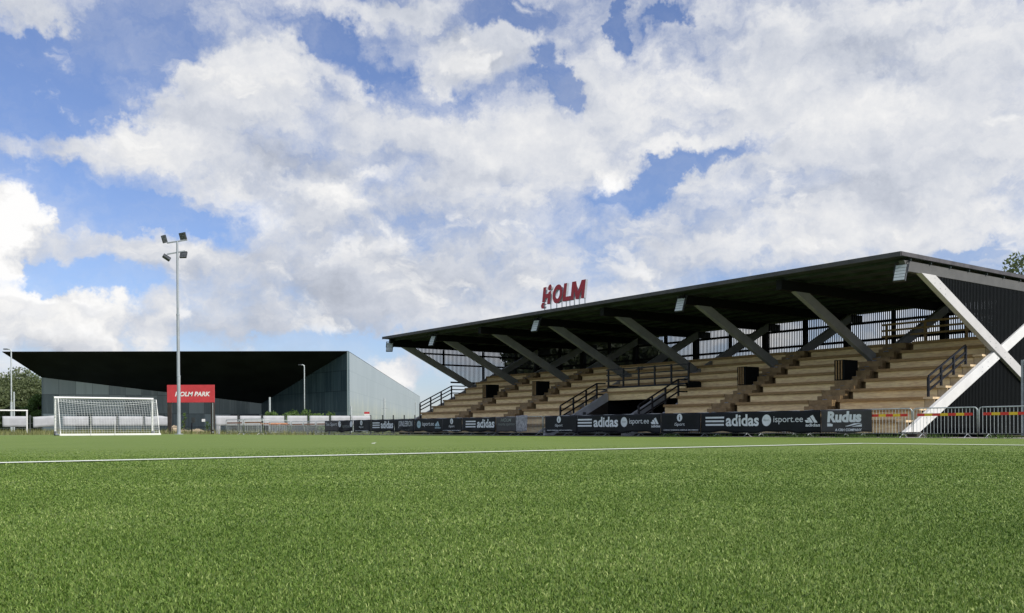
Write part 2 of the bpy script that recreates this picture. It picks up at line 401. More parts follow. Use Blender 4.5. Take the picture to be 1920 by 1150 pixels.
def tag(o, label=None, cat=None, group=None, kind=None):
    if label: o['label'] = label
    if cat: o['category'] = cat
    if group: o['group'] = group
    if kind: o['kind'] = kind
    return o


def thing(name, loc, rz, label, cat, group=None):
    o = bpy.data.objects.new(name, None); col.objects.link(o)
    o.location = loc; o.rotation_euler = (0, 0, rz); o.empty_display_size = .2
    return tag(o, label, cat, group)


def copy_thing(root, loc, rz, label):
    c = root.copy(); col.objects.link(c); c.location = loc; c.rotation_euler = (0, 0, rz); c['label'] = label
    for ch in list(root.children):
        d = ch.copy(); col.objects.link(d); d.parent = c
        for g in list(ch.children):
            e = g.copy(); col.objects.link(e); e.parent = d
    return c


_font_cache = {}
def text_mesh(body, shear=0.0, bold=0.0):
    """letters as triangles in a unit box: x 0..aspect, z 0..1 (caps height = 1 for caps-only text)"""
    key = (body, shear, bold)
    if key in _font_cache: return _font_cache[key]
    cu = bpy.data.curves.new('lettering', 'FONT'); cu.body = body; cu.size = 1; cu.shear = shear; cu.offset = bold; cu.resolution_u = 4
    o = bpy.data.objects.new('lettering', cu); col.objects.link(o)
    dg = bpy.context.evaluated_depsgraph_get(); me = bpy.data.meshes.new_from_object(o.evaluated_get(dg))
    v = np.array([tuple(q.co)[:2] for q in me.vertices]); f = [tuple(q.vertices) for q in me.polygons]
    bpy.data.objects.remove(o); bpy.data.curves.remove(cu); bpy.data.meshes.remove(me)
    v -= v.min(0); v /= v.max(0)
    _font_cache[key] = (v, f); return v, f


def put_text(mb, body, x0, x1, z0, z1, fy, shear=0.0, bold=0.0):
    v, f = text_mesh(body, shear, bold); n = len(mb.v)
    for a, b in v:
        x = x0 + a * (x1 - x0); z = z0 + b * (z1 - z0); mb.v.append((x, fy(x, z), z))
    mb.f += [tuple(n + i for i in q) for q in f]


def put_poly(mb, pts, fy):
    n = len(mb.v); mb.v += [(x, fy(x, z), z) for x, z in pts]; mb.f.append(tuple(range(n, n + len(pts))))


# ------------------------------------------------------------------ the stand's own axes
U = Vector((-.598, .8015, 0)); V = Vector((.8015, .598, 0)); D0, S0 = 35.336, 20.42
RZ = math.atan2(-.8015, .598)                                   # local x runs towards the viewer's end, local y to the rear


def W(x, y, z=0.0): p = U * (S0 - x) + V * (D0 + y); return Vector((p.x, p.y, z))


def local(P): return (S0 - P.dot(U), P.dot(V) - D0)


def on_line(x, lx=None, y=None):                                # where a photo column crosses a line of constant local x or y
    r = ray(x, HC); r.z = 0
    t = (S0 - lx) / r.dot(U) if lx is not None else (D0 + y) / r.dot(V)
    return r * t


def sstep(a, b, x):
    t = np.clip((x - a) / (b - a), 0, 1); return t * t * (3 - 2 * t)


def ground_z(X, Y):                                              # the pitch is crowned: it lies a little higher at the far left
    d = (X * V.x + Y * V.y) - D0
    return .15 * sstep(4, 18, -d) * sstep(26, 50, Y)


# ------------------------------------------------------------------ setting: ground, turf, lines
def sheet(name, xs, ys, m, dz, keep=None):
    xs = np.asarray(xs, float); ys = np.asarray(ys, float)
    X, Y = np.meshgrid(xs, ys); Z = ground_z(X, Y) + dz
    b = MB(); b.v = [tuple(q) for q in np.stack([X.ravel(), Y.ravel(), Z.ravel()], 1)]
    nx = len(xs)
    for j in range(len(ys) - 1):
        for i in range(nx - 1): b.f.append((j * nx + i, j * nx + i + 1, (j + 1) * nx + i + 1, (j + 1) * nx + i))
    return b.build(name, m, smooth=True)


xs = np.unique(np.concatenate([np.linspace(-2500, -120, 8), np.linspace(-120, 120, 49), np.linspace(120, 2500, 8)]))
ys = np.unique(np.concatenate([np.linspace(-600, -40, 5), np.linspace(-40, 140, 46), np.linspace(140, 4000, 10)]))
tag(sheet('ground', xs, ys, M['rough_ground'], -.06), kind='structure')


def local_sheet(name, x0, x1, y0, y1, nx, ny, m, dz, kind='structure'):
    b = MB()
    for j in range(ny + 1):
        for i in range(nx + 1):
            p = W(x0 + (x1 - x0) * i / nx, y0 + (y1 - y0) * j / ny); b.v.append((p.x, p.y, float(ground_z(p.x, p.y)) + dz))
    for j in range(ny):
        for i in range(nx): b.f.append((j * (nx + 1) + i, j * (nx + 1) + i + 1, (j + 1) * (nx + 1) + i + 1, (j + 1) * (nx + 1) + i))
    return tag(b.build(name, m, smooth=True), kind=kind)


local_sheet('pitch', -46.0, 60, -90, -3.0, 80, 70, M['turf'], 0.0)
local_sheet('path', -66, 14, -3.0, 0.2, 60, 3, M['gravel'], .004)
# the corner of the marking: one arm along the stand, one across the pitch
C0 = local(on_line(1626, y=None, lx=None) if False else at(1626, HC, 22.3))
LX, LY = 7.15, -14.8
b = MB()
w = .30
for i in range(40):
    a0, a1 = -i * 1.0, -(i + 1) * 1.0
    q = [W(LX + dx, LY + dy) for dx, dy in ((-w / 2, a0 + w / 2 * (i == 0)), (-w / 2, a1), (w / 2, a1), (w / 2, a0 + w / 2 * (i == 0)))]
    b.quad(*[(p.x, p.y, float(ground_z(p.x, p.y)) + .016) for p in q])
for i in range(14):
    a0, a1 = w / 2 + i * 1.0, w / 2 + (i + 1) * 1.0
    q = [W(LX + dx, LY + dy) for dx, dy in ((a0, -w / 2), (a1, -w / 2), (a1, w / 2), (a0, w / 2))]
    b.quad(*[(p.x, p.y, float(ground_z(p.x, p.y)) + .016) for p in q])
tag(b.build('pitch_line', M['line']), kind='structure')
b = MB()
for i in range(36):                                              # the goal line, far off
    q = [W(-36.5 + dx, -2.9 - i * 1.5 + dy) for dx, dy in ((-.1, 0), (-.1, -1.5), (.1, -1.5), (.1, 0))]
    b.quad(*[(p.x, p.y, float(ground_z(p.x, p.y)) + .016) for p in q])
tag(b.build('goal_line', M['line']), kind='structure')


def build_blades():
    P = []
    for y0, y1, dens, hgt, wid in ((1.55, 2.6, 25000, .0105, .0026), (2.6, 4.0, 15000, .0105, .0031), (4.0, 6.5, 6800, .0105, .0046), (6.5, 10.0, 2300, .0105, .008), (10.0, 15, 900, .010, .012), (15, 24, 350, .009, .02)):
        half1 = .62 * y1 + 1.9; n = int((y1 - y0) * 2 * half1 * dens)
        Y = RNG.uniform(y0, y1, n); X = RNG.uniform(-half1, half1, n)
        k = np.abs(X) < .62 * Y + 1.85
        if y0 >= 15: k &= RNG.uniform(0, 1, n) > (Y - y0) / (y1 - y0)
        X, Y = X[k], Y[k]
        P.append(np.stack([X, Y, np.full(len(X), hgt), np.full(len(X), wid)], 1))
    P = np.concatenate(P); n = len(P)
    # keep the blades off the white marking
    lx = S0 - (P[:, 0] * U.x + P[:, 1] * U.y); ly = P[:, 0] * V.x + P[:, 1] * V.y - D0
    k = ~((np.abs(lx - LX) < .15) & (ly < LY + .1)); P = P[k]; n = len(P)
    X, Y, H, Wd = P.T
    H = H * RNG.uniform(.55, 1.25, n) * np.clip(1 - (Y - 12) / 13, .12, 1); Wd = Wd * RNG.uniform(.7, 1.3, n)
    ang = RNG.uniform(0, 2 * math.pi, n); lean = RNG.uniform(0, 2 * math.pi, n); la = H * RNG.uniform(.1, 1.4, n)
    dx, dy = np.cos(ang) * Wd / 2, np.sin(ang) * Wd / 2; ex, ey = np.cos(lean) * la, np.sin(lean) * la
    z0 = np.full(n, -.002)
    v = np.empty((n, 5, 3))
    v[:, 0] = np.stack([X - dx, Y - dy, z0], 1); v[:, 1] = np.stack([X + dx, Y + dy, z0], 1)
    mx, my, mz = X + ex * .35, Y + ey * .35, H * .62
    v[:, 2] = np.stack([mx + dx * .85, my + dy * .85, mz], 1); v[:, 3] = np.stack([mx - dx * .85, my - dy * .85, mz], 1)
    v[:, 4] = np.stack([X + ex, Y + ey, H * .93], 1)
    me = bpy.data.meshes.new('turf_blades'); me.vertices.add(n * 5); me.vertices.foreach_set('co', v.ravel())
    base = np.arange(n)[:, None] * 5
    loops = np.concatenate([base + [0, 1, 2, 3], base + [3, 2, 4]], 1).ravel()
    me.loops.add(n * 7); me.loops.foreach_set('vertex_index', loops.astype(np.int32))
    st = (np.arange(n)[:, None] * 7 + [0, 4]).ravel()
    me.polygons.add(n * 2); me.polygons.foreach_set('loop_start', st.astype(np.int32))
    me.update(calc_edges=True); me.validate()
    at_ = me.attributes.new('tint', 'FLOAT', 'POINT')
    patch = .5 + .3 * np.sin(X * 3.1 + np.sin(Y * 2.3) * 2) * np.sin(Y * 2.7 + X * .9) + .3 * np.sin(X * 1.1 - Y * .7 + 2 * np.sin(X * .6)) * np.sin(Y * 1.3)
    tint = np.clip(RNG.beta(1.1, 1.3, n) + .22 * (patch - .5), 0, 1)
    at_.data.foreach_set('value', np.repeat(tint, 5).astype(np.float32))
    me.materials.append(M['blade'])
    o = bpy.data.objects.new('turf_blades', me); col.objects.link(o)
    tag(o, 'short green artificial turf blades in the foreground', 'grass', kind='stuff')


build_blades()

# ------------------------------------------------------------------ the grandstand
ST = thing('grandstand', W(0, 0), RZ, 'long timber grandstand with black slatted walls, flat dark roof and grey diagonal braces', 'grandstand')
NB, BAY, X0 = 7, 5.80, -.15
FR = [X0 - BAY * k for k in range(NB + 1)]                       # frame positions along the stand
YR, ZR = 13.1, 7.06                                              # rear wall, underside of the roof
XE, XN = -41.0, .12
# roof
b = MB(); b.box(XE, XN, -1.35, 14.6, ZR + .003, 7.19); roof = b.build('roof', M['soffit'], ST)
b = MB(); b.box(XE - .03, XN + .03, -1.40, -1.352, ZR - .02, 7.22); b.box(XN + .002, XN + .05, -1.35, 14.6, ZR, 7.22); b.box(XE - .05, XE - .002, -1.35, 14.6, ZR, 7.22)
b.box(XE - .03, XN + .03, -1.35, 14.6, 7.193, 7.215)
b.build('roof_edge', M['roof_edge'], roof)
b = MB()
for i in range(10):
    y = -.6 + i * 1.5; b.box(XE + .02, XN - .02, y, y + .06, ZR - .12, ZR)
b.build('purlins', M['soffit'], roof)
slope_a = -.478
for k, x in enumerate(FR):
    b = MB(); z0, z1 = 6.50, ZR - .125
    if k == 0:
        b.prism([(0, 0)] * 0 or [(-.95, z1 + .0), (-.72, z0 + .03), (14.3, z0 + .03), (14.3, z1)], -.12, .12)
        b.v = [(x + q[1] + .06, q[0], q[2]) for q in b.v]
        bm_ = b.build('end_beam', M['grey_paint'], ST)
    else:
        b.box(x - .14, x + .14, -.9, 14.2, z0, z1 if k < NB else ZR - .001); b.build('roof_beam', M['black_beam'], ST)
    # brace A: from the roof edge down to the rear; brace B: from the front foot up to the rear
    h = .46
    def brace(y0, z0, y1, z1, off, m, name, wdt=.24):
        bb = MB(); sl = (z1 - z0) / (y1 - y0); dz = h / 2 / math.cos(math.atan(.478))
        zt = 6.515
        if sl < 0: pts = [(y0 + (zt - z0 + dz) / sl, zt), (y1, z1 - dz), (y1, z1 + dz), (y0 + (zt - z0 - dz) / sl, zt)]
        else: pts = [(y0 - .18, z0 - dz - .18 * sl), (y0 + (z0 - dz - .18 * sl - z0 + dz) / sl + .18, z0 - dz - .0), (y1, z1 - dz), (y1, z1 + dz), (y0 - .18, z0 + dz - .18 * sl)]
        if sl > 0: pts = [(y0 + (.2 - z0 - dz) / sl, .2), (y0 + (.2 - z0 + dz) / sl, .2), (y1, z1 - dz), (y1, z1 + dz)]
        bb.prism(pts, x + off - wdt / 2, x + off + wdt / 2)
        bb.v = [(q[1], q[0], q[2]) for q in bb.v]
        return bb.build(name, m, ST, bevel=.012)
    ya = .0
    if k == 0:
        A = brace(ya, 6.80, 12.9, 6.80 - .478 * 12.9, .20, M['shaded_white_paint'], 'brace')
        B = brace(-.05, .42, 12.75, .42 + .49 * 12.8, .155, M['white_paint'], 'brace', .19)
        # bolts
        bt = MB()
        for br, (p0, p1, sl_) in enumerate((((.9, 6.37), None, -.478), ((.35, .6), None, .49))):
            for q in (.15, .55, .95, 4.6, 5.1, 5.9, 6.4):
                for o_ in (-.1, .1):
                    yy = p0[0] + q; zz = p0[1] + q * sl_ + o_ + (.0 if q < 2 else 0)
                    xx = x + (.32 if br == 0 else .25); bt.tube([(xx, yy, zz), (xx + .012, yy, zz)], .016, 6)
        bt.build('bolts', M['galv_dull'], A)
        b = MB(); b.box(x - .1, x + .32, -.32, .42, .0, .197); b.build('brace_foot', M['brown_post'], ST)
    else:
        brace(ya, 6.80, 12.9, 6.80 - .478 * 12.9, .0, M['strut_paint'], 'brace')
        brace(0, .42, 12.75, .42 + .49 * 12.75, .25, M['strut_paint'], 'brace', .22)
    if k > 0:
        b = MB(); b.box(x - .16, x + .16, YR - .36, YR - .02, 0, 6.49); b.build('post', M['black_beam'], ST)
    if k < NB:
        b = MB(); xm = x - BAY / 2; b.box(xm - .08, xm + .08, YR - .22, YR - .02, 0, 6.9); b.build('post', M['black_beam'], ST)
# slatted walls
PITCH, SW = .122, .060
b = MB(); x = XE + .3
while x < -.1:
    b.box(x, x + SW, YR, YR + .02, .1, 7.05); x += PITCH
rear = b.build('rear_slats', M['black_wood'], ST)
b = MB()
for z in (4.45, 5.35, 6.35): b.box(XE + .3, -.2, YR - .10, YR - .002, z - .07, z + .07)
b.build('rail', M['black_beam'], rear)
def za(y): return 6.80 - .478 * y
def zb(y): return .42 + .49 * y
for xw, nm in ((-.02, 'end_slats'), (FR[-1] - .22, 'end_slats')):
    b = MB(); y = .55
    while y < YR - .05:
        zt = 6.52
        if y < 6.55: lo = za(y) ; b.box(xw, xw + .03, y, y + SW, min(lo, zt - .01), zt); b.box(xw, xw + .03, y, y + SW, .05, zb(y))
        else: b.box(xw, xw + .03, y, y + SW, .05, zt)
        y += PITCH
    ws = b.build(nm, M['black_wood'], ST)
    b = MB()
    for z in (5.35, 6.15): b.box(xw - .09, xw - .003, (6.8 - z) / .478 + .25, YR - .4, z - .06, z + .06)
    if xw < -5: 
        for yy in (3.9, 7.6, 10.8): b.box(xw - .12, xw - .004, yy, yy + .14, max(za(yy), 4.3), 6.5)
        b.box(xw - .09, xw - .003, 4.6, YR - .4, 3.96, 4.08)
    b.build('rail', M['black_beam'], ws)
# dark lining beneath the near end so no daylight leaks under the seats
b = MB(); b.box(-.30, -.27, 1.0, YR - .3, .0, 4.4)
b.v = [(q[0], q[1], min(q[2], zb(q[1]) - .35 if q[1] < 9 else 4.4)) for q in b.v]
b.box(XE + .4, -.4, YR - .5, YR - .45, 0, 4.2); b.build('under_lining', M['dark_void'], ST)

# seating tiers
NR, T, RI, Y1, Z1 = 9, 1.0, .478, -.54, .70
AIS = [(FR[k] - .18, FR[k] + 1.05, FR[k] + 1.38) for k in (6, 5, 2, 1)]
OPL, OPR, OPN = -21.95, -15.45, 4                                # the opening in the middle, four tiers deep
XA, XB = -40.35, -.56
for i in range(NR):
    y = Y1 + i * T; z = Z1 + i * RI; zprev = z - RI
    cuts = []
    for a, m_, c in AIS: cuts.append((a, c))
    if i < OPN: cuts.append((OPL - .16, OPR + .16))
    cuts.sort(); segs = []; x = XA
    for a, c in cuts: segs.append((x, a)); x = c
    segs.append((x, XB))
    xl = XA + (0.0 if i else .6)
    tier = MB()
    tier.box(XA, XB, y + .30, y + 1.28 if i < NR - 1 else YR - .4, z - .10, z - .05) if i >= OPN else [tier.box(p, q, y + .30, y + 1.28, z - .10, z - .05) for p, q in ((XA, OPL - .16), (OPR + .16, XB))]
    tr = tier.build('tier', M['step'], ST)
    for (p, q) in segs:
        # seat planks in lengths with small joints, over a recessed plywood riser
        pl = MB(); rs = MB(); xx = p
        while xx < q - .01:
            L = min(random.choice((3.6, 4.2, 4.8)), q - xx)
            if q - xx - L < 1.0: L = q - xx
            dy = random.uniform(-.008, .008); dzz = random.uniform(-.006, .006)
            pl.box(xx + .005, xx + L - .005, y - .03 + dy, y + .20 + dy, z - .125 + dzz, z + dzz)
            pl.box(xx + .005, xx + L - .005, y + .215 + dy, y + .42 + dy, z - .048, z - .003)
            xx += L
        rs.box(p + .02, q - .02, y + .09, y + .11, zprev - .048, z - .127)
        rs.build('riser', M['ply'], tr)
        pl.build('seat_plank', M['plank'], tr)
    for a, m_, c in AIS:
        stp = MB()
        stp.box(a + .01, m_, y - .36, y - .02, zprev - .04, zprev + RI * .5 - .05)
        stp.box(a + .01, m_, y - .02, y + .30, zprev - .04, z - .012)
        stp.box(a - .15, c + .15, y + .52, y + .54, zprev - .049, z - .101)
        stp.build('aisle_step', M['step'], tr)
    if i < 8:
        e = MB(); e.box(XB + .005, XB + .42, y - .05, y + .55, z - .11, z - .02); e.box(XB + .005, XB + .43, y + .08, y + .10, zprev - .02, z - .112); e.build('sunlit_end', M['sunlit_end'], tr)
# back parapet
b = MB(); b.box(XA, XB, Y1 + NR * T - .05, Y1 + NR * T + .02, Z1 + (NR - 1) * RI - .3, Z1 + (NR - 1) * RI + .05); b.build('parapet', M['plank'], ST)
b = MB()
yb = Y1 + NR * T + .6
for z in (5.05, 5.35, 5.65): b.box(-7.2, -.5, yb, yb + .04, z - .05, z + .05)
for x in (-7.0, -4.9, -2.8, -.7): b.box(x, x + .1, yb + .04, yb + .14, 4.4, 5.7)
b.build('timber_rail', M['plank'], ST)
# front plinth with vent openings
b = MB(); b.box(XA, OPL - .2, Y1 + .16, Y1 + .3, .05, .20); b.box(OPR + .2, XB, Y1 + .16, Y1 + .3, .05, .20); b.build('plinth', M['dark_void'], ST)
# central opening
YB = Y1 + OPN * T
for xc, nm in ((OPL, 'cheek_wall'), (OPR, 'cheek_wall')):
    b = MB(); w0 = .075
    ztop = lambda yy, lo=(.0 if xc == OPL else .42): Z1 + (yy - Y1) * RI - .26 - lo
    b.prism([(Y1 - .9, .02), (Y1 - .25, .02), (YB + .05, ztop(YB) - .30), (YB + .05, ztop(YB) + .22), (Y1 - .55, ztop(Y1) - .12), (Y1 - .9, .3)], xc - w0, xc + w0)
    b.v = [(q[1], q[0], q[2]) for q in b.v]
    cw = b.build(nm, M['concrete'], ST)
    b = MB(); b.prism([(Y1 - .2, .02), (YB + .05, .02), (YB + .05, ztop(YB) - .31)], xc - w0 + .03, xc + w0 - .03)
    b.v = [(q[1], q[0], q[2]) for q in b.v]; b.build('wall_panel', M['brown_post'], cw)
    if xc == OPL:
        b = MB()
        for yy in (.25, 1.45): b.box(xc + w0, xc + w0 + .10, yy, yy + .16, ztop(yy) - .25, ztop(yy) - .02)
        b.build('wall_lamp', M['lamp_dark'], cw)
b = MB(); b.box(OPL + .08, OPR - .08, YB - .02, YB + .04, 2.47, 2.80); b.build('header_panel', M['ply'], ST)
b = MB(); b.box(OPL + .08, OPR - .08, YB - .05, YB + 1.2, 2.81, 2.90); b.build('landing', M['steel_black'], ST)
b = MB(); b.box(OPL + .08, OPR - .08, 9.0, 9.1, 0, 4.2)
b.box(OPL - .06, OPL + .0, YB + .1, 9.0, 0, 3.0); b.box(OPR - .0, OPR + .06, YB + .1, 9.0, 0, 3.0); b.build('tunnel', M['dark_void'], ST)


def railing(x, ys, zf, name='railing', topext=None, h=.95, low=.12, r=.045):
    """a sloping three-rail guard with posts at ys; zf gives the floor height"""
    rp = MB()
    pts = [(y, zf(y)) for y in ys]
    y0, y1 = ys[0], ys[-1]
    for dz in (h, h * .66, h * .33):
        rp.bar((x, y0, zf(y0) + dz), (x, y1, zf(y1) + dz), .05, .075)
        if topext: rp.bar((x, y1, zf(y1) + dz), (x, y1 + topext, zf(y1) + dz + .01), .05, .075)
    o = rp.build(name, M['steel_black'], ST)
    for y, z in pts:
        pb = MB(); pb.box(x - .04, x + .04, y - .045, y + .045, z - low, z + h - .03); pb.build('post', M['steel_black'], o)
    return o


zf = lambda y: Z1 + (y - Y1) * RI - .05
railing(-40.42, [1.46, 2.4, 3.34, 4.28], lambda y: zf(y) - .05, topext=1.3, h=.80, low=.40)
railing(-.45, [1.62, 2.62, 3.62, 4.62], lambda y: zf(y) - .08, h=.88, low=.5)
railing(OPL - .12, [-.10, .9, 1.9, 2.75], lambda y: zf(y) - .12, topext=.7, h=1.0, low=.3)
railing(OPR + .12, [-.35, .65, 1.65, 2.65], lambda y: zf(y) - .12, topext=.7, h=1.0, low=.3)
g = MB()
for z in (3.25, 3.60, 3.93): g.bar((OPL - .1, YB + .06, z), (OPR + .1, YB + .06, z), .05, .07)
ro = g.build('railing', M['steel_black'], ST)
for k in range(6):
    x = OPL + (OPR - OPL) * k / 5; pb = MB(); pb.box(x - .045, x + .045, YB + .1, YB + .18, 2.85, 4.0); pb.build('post', M['steel_black'], ro)
g = MB()
for z in (3.35, 3.85): g.bar((OPL - .3, 7.3, z + 1.5), (OPR + 4, 7.3, z + 1.5), .05, .07)
# black slatted boxes at the head of each aisle
for n_, k in enumerate((6, 5, 2, 1)):
    x = FR[k] - .10; y = Y1 + 4 * T + .0; z = Z1 + 4 * RI
    b = MB(); b.box(x - .12, x + .42, y + .04, y + 1.12, z + .003, z + .96); bx = b.build('aisle_box', M['black_wood'], ST)
    b = MB()
    for q in range(3): b.box(x - .02 + q * .14, x + .03 + q * .14, y, y + .037, z + .04, z + .93)
    b.build('box_slats', M['plank'], bx)

# ------------------------------------------------------------------ HOLM letters on the roof
SG = thing('roof_sign', W(-22.45, -1.15, 7.22), RZ, 'red block letters reading HOLM on thin legs above the dark roof edge', 'sign')
def shear(poly, k=.16): return [(x + z * k, z) for x, z in poly]
def letter(polys, x0, ring=None):
    b = MB(); zb_ = .36
    for p in polys:
        b.prism([(x + x0, z + zb_) for x, z in shear(p)], 0, .16)
    if ring:
        (cx, cz, rx, rz, ix, iz) = ring; n = 28
        for i in range(n):
            q = [(2 * math.pi * (i + d) / n) for d in (0, 1)]
            P = [(cx + rx * math.cos(q[0]), cz + rz * math.sin(q[0])), (cx + rx * math.cos(q[1]), cz + rz * math.sin(q[1])), (cx + ix * math.cos(q[1]), cz + iz * math.sin(q[1])), (cx + ix * math.cos(q[0]), cz + iz * math.sin(q[0]))]
            P = [(x + x0, z + zb_) for x, z in shear(P)]
            for yy, rev in ((0, 0), (.16, 1)): b.quad(*[(x, yy, z) for x, z in (P[::-1] if rev else P)])
            b.quad((P[0][0], 0, P[0][1]), (P[0][0], .16, P[0][1]), (P[1][0], .16, P[1][1]), (P[1][0], 0, P[1][1]))
            b.quad((P[2][0], 0, P[2][1]), (P[2][0], .16, P[2][1]), (P[3][0], .16, P[3][1]), (P[3][0], 0, P[3][1]))
    me = b.build('letter', M['red_letter'], SG)
    me.data.materials.append(M['letter_side'])
    for f in me.data.polygons:
        if abs(f.normal.y) < .7: f.material_index = 1
    return me
disc = lambda cx, cz, rx, rz, n=18: [(cx + rx * math.cos(2 * math.pi * i / n), cz + rz * math.sin(2 * math.pi * i / n)) for i in range(n)]
letter([[(0, .16), (.26, .16), (.26, .36), (.48, .36), (.48, 0.0), (.76, 0.0), (.76, .74), (.52, .70), (.48, .60), (.26, .58), (.26, 1.0), (0, 1.0)],
        disc(.60, .93, .165, .175), [(0, -.20), (.22, -.22), (.27, -.11), (.14, -.07), (.14, -.01), (.27, .03), (.22, .12), (.0, .12), (-.08, -.04)]], 0)
letter([], .92, ring=(.44, .48, .44, .53, .19, .27))
letter([[(0, 0), (.66, 0), (.66, .24), (.27, .24), (.27, 1.0), (0, 1.0)]], 1.86)
letter([[(0, 0), (.25, 0), (.25, .55), (.45, 0), (.70, 0), (.90, .55), (.90, 0), (1.16, 0), (1.16, 1.0), (.80, 1.0), (.575, .42), (.35, 1.0), (0, 1.0)]], 2.56)
for x in (.05, .62, 1.15, 1.62, 2.0, 2.32, 2.70, 3.12, 3.60):
    p = MB(); p.box(x - .03, x + .03, .165, .215, -.02, .55); p.build('leg', M['letter_side'], SG)

# ------------------------------------------------------------------ floodlights under the roof edge
def stand_light(label):
    t = thing('floodlight', (0, 0, 0), 0, label, 'floodlight', 'floodlights under the stand roof')
    b = MB(); b.box(-.24, .24, 0, .10, -.36, .36)
    b.build('housing', M['lamp_dark'], t)
    b = MB()
    for i in range(5): b.box(-.21, .21, -.012, -.002, -.335 + i * .137, -.335 + i * .137 + .118)
    b.build('lamp_panel', M['lamp_glass'], t)
    b = MB(); b.bar((-.27, .05, 0), (-.27, .05, .46), .03, .03); b.bar((.27, .05, 0), (.27, .05, .46), .03, .03); b.bar((-.3, .05, .47), (.3, .05, .47), .04, .04); b.bar((0, .05, .47), (0, .05, .62), .06, .06)
    b.build('bracket', M['lamp_dark'], t)
    return t
LL = [(-.10, 'five-section floodlight under the nearest roof corner beside the white braces'), (-11.75, 'five-section floodlight above the right half of the stand, right of the roof letters'),
      (-23.25, 'five-section floodlight just left of the roof letters'), (-34.7, 'five-section floodlight near the far end, under the roof edge'), (-40.6, 'small floodlight seen side-on at the far roof corner against the sky')]
L0 = None
for i, (x, lb) in enumerate(LL):
    p = W(x, -1.02, 6.46)
    if L0 is None: L0 = stand_light(lb); o = L0; o.location = p
    else: o = copy_thing(L0, p, 0, lb)
    o.rotation_euler = (R(-22), 0, RZ + R(8))
    if i == 4: o.rotation_euler = (R(-28), 0, RZ + R(50))

# ------------------------------------------------------------------ crowd barriers and banners
BY = -2.1; BL = 2.47
def barrier_parts(t, strip):
    b = MB(); r = .023; L = BL - .06
    pts = [(0, 0, .16), (0, 0, .98)] + [(.12 - .12 * math.cos(a), 0, .98 + .12 * math.sin(a)) for a in (.4, .8, 1.2, 1.57)] \
        + [(L - .12 + .12 * math.sin(a), 0, .98 + .12 * math.cos(a)) for a in (0, .4, .8, 1.2, 1.57)] + [(L, 0, .16)]
    b.tube(pts, r, 6, close=True); b.build('frame', M['galv'], t, smooth=True)
    b = MB()
    for i in range(1, 18): b.tube([(L * i / 18, 0, .17), (L * i / 18, 0, 1.09)], .008, 5)
    b.build('bars', M['galv'], t)
    for x in (.35, L - .35):
        b = MB(); b.tube([(x, -.28, .0), (x, -.22, .03), (x, 0, .16), (x, .22, .03), (x, .28, .0)], .016, 6); b.build('foot', M['galv_dull'], t)
    if strip:
        b = MB()
        b2 = MB(); n = 7
        for i in range(n):
            (b if i % 2 == 0 else b2).box(.16 + (L - .32) * i / n, .16 + (L - .32) * (i + 1) / n, -.032, -.026, .805, .905)
        if strip == 'bright':
            b.build('red_stripe', M['stripe_red'], t); b2.build('yellow_stripe', M['stripe_yellow'], t)
        else:
            b.f += [tuple(len(b.v) + i for i in f) for f in b2.f]; b.v += b2.v; b.build('tape', M['stripe_faded'], t)
    return t
protos = {}
def barrier(x, y, rz, label, strip=None, z=0.0):
    loc = W(x, y); loc.z = float(ground_z(loc.x, loc.y)) + z
    if strip not in protos:
        t = thing('crowd_barrier', loc, rz, label, 'barrier', 'steel crowd barriers'); barrier_parts(t, strip); protos[strip] = t
        return t
    return copy_thing(protos[strip], loc, rz, label)
ORD = 'first second third fourth fifth sixth seventh eighth ninth tenth eleventh twelfth thirteenth fourteenth fifteenth sixteenth seventeenth eighteenth nineteenth twentieth'.split()
BLAB = ['steel barrier with red and yellow strip in front of the dark container', 'steel barrier with red and yellow strip across the foot of the white brace',
        'steel barrier half hidden by the grey banner, red and yellow strip at its right end',
        'steel barrier under the grey banner and the pale mountain logo', 'steel barrier behind the round white logo on the nearest black banner', 'steel barrier behind the large white three-bar lettering nearest the camera',
        'steel barrier behind the small print left of the nearest large lettering', 'steel barrier behind the pale ellipse with a letter i', 'steel barrier behind the white mountain logo in the middle banner',
        'steel barrier behind the second large three-bar lettering', 'steel barrier at the left end of the middle banner', 'steel barrier under the crumpled grey sheet', 'steel barrier behind the faded HOLM banner',
        'steel barrier behind the third large three-bar lettering', 'steel barrier behind the banner with a loose white lower edge', 'steel barrier behind the banner with the pale blue logo', 'steel barrier behind the banner in tall narrow white letters',
        'steel barrier behind the farthest three-bar lettering', 'steel barrier behind the sagging banner at the far end', 'steel barrier behind the small banner with two ellipses', 'steel barrier behind the small grey banner at the far end']
k = 0; x = 3.50
while x > -62:
    if x < -49.6: lb = 'bare steel barrier with faded orange tape, %s beyond the small grey banner' % ORD[k - len(BLAB)]
    else: lb = BLAB[k] if k < len(BLAB) else 'steel barrier at the far end'
    barrier(x + .03, BY, RZ, lb, 'bright' if k < 3 else ('faded' if x < -49.6 else None)); k += 1; x -= BL
# loose barriers left of the row
for (px, Z, rz, lb) in ((424, 70, -.75, 'loose steel barrier standing askew beside the small white cabinet'), (447, 71, .5, 'loose steel barrier between two others left of the barrier row'), (457, 67, -.72, 'loose steel barrier with a tall clear frame left of the barrier row'), (484, 72, .45, 'loose steel barrier closest to the end of the barrier row')):
    p = at(px, HC, Z); lx, ly = local(p); barrier(lx, ly, rz, lb, 'faded' if px != 447 else None)


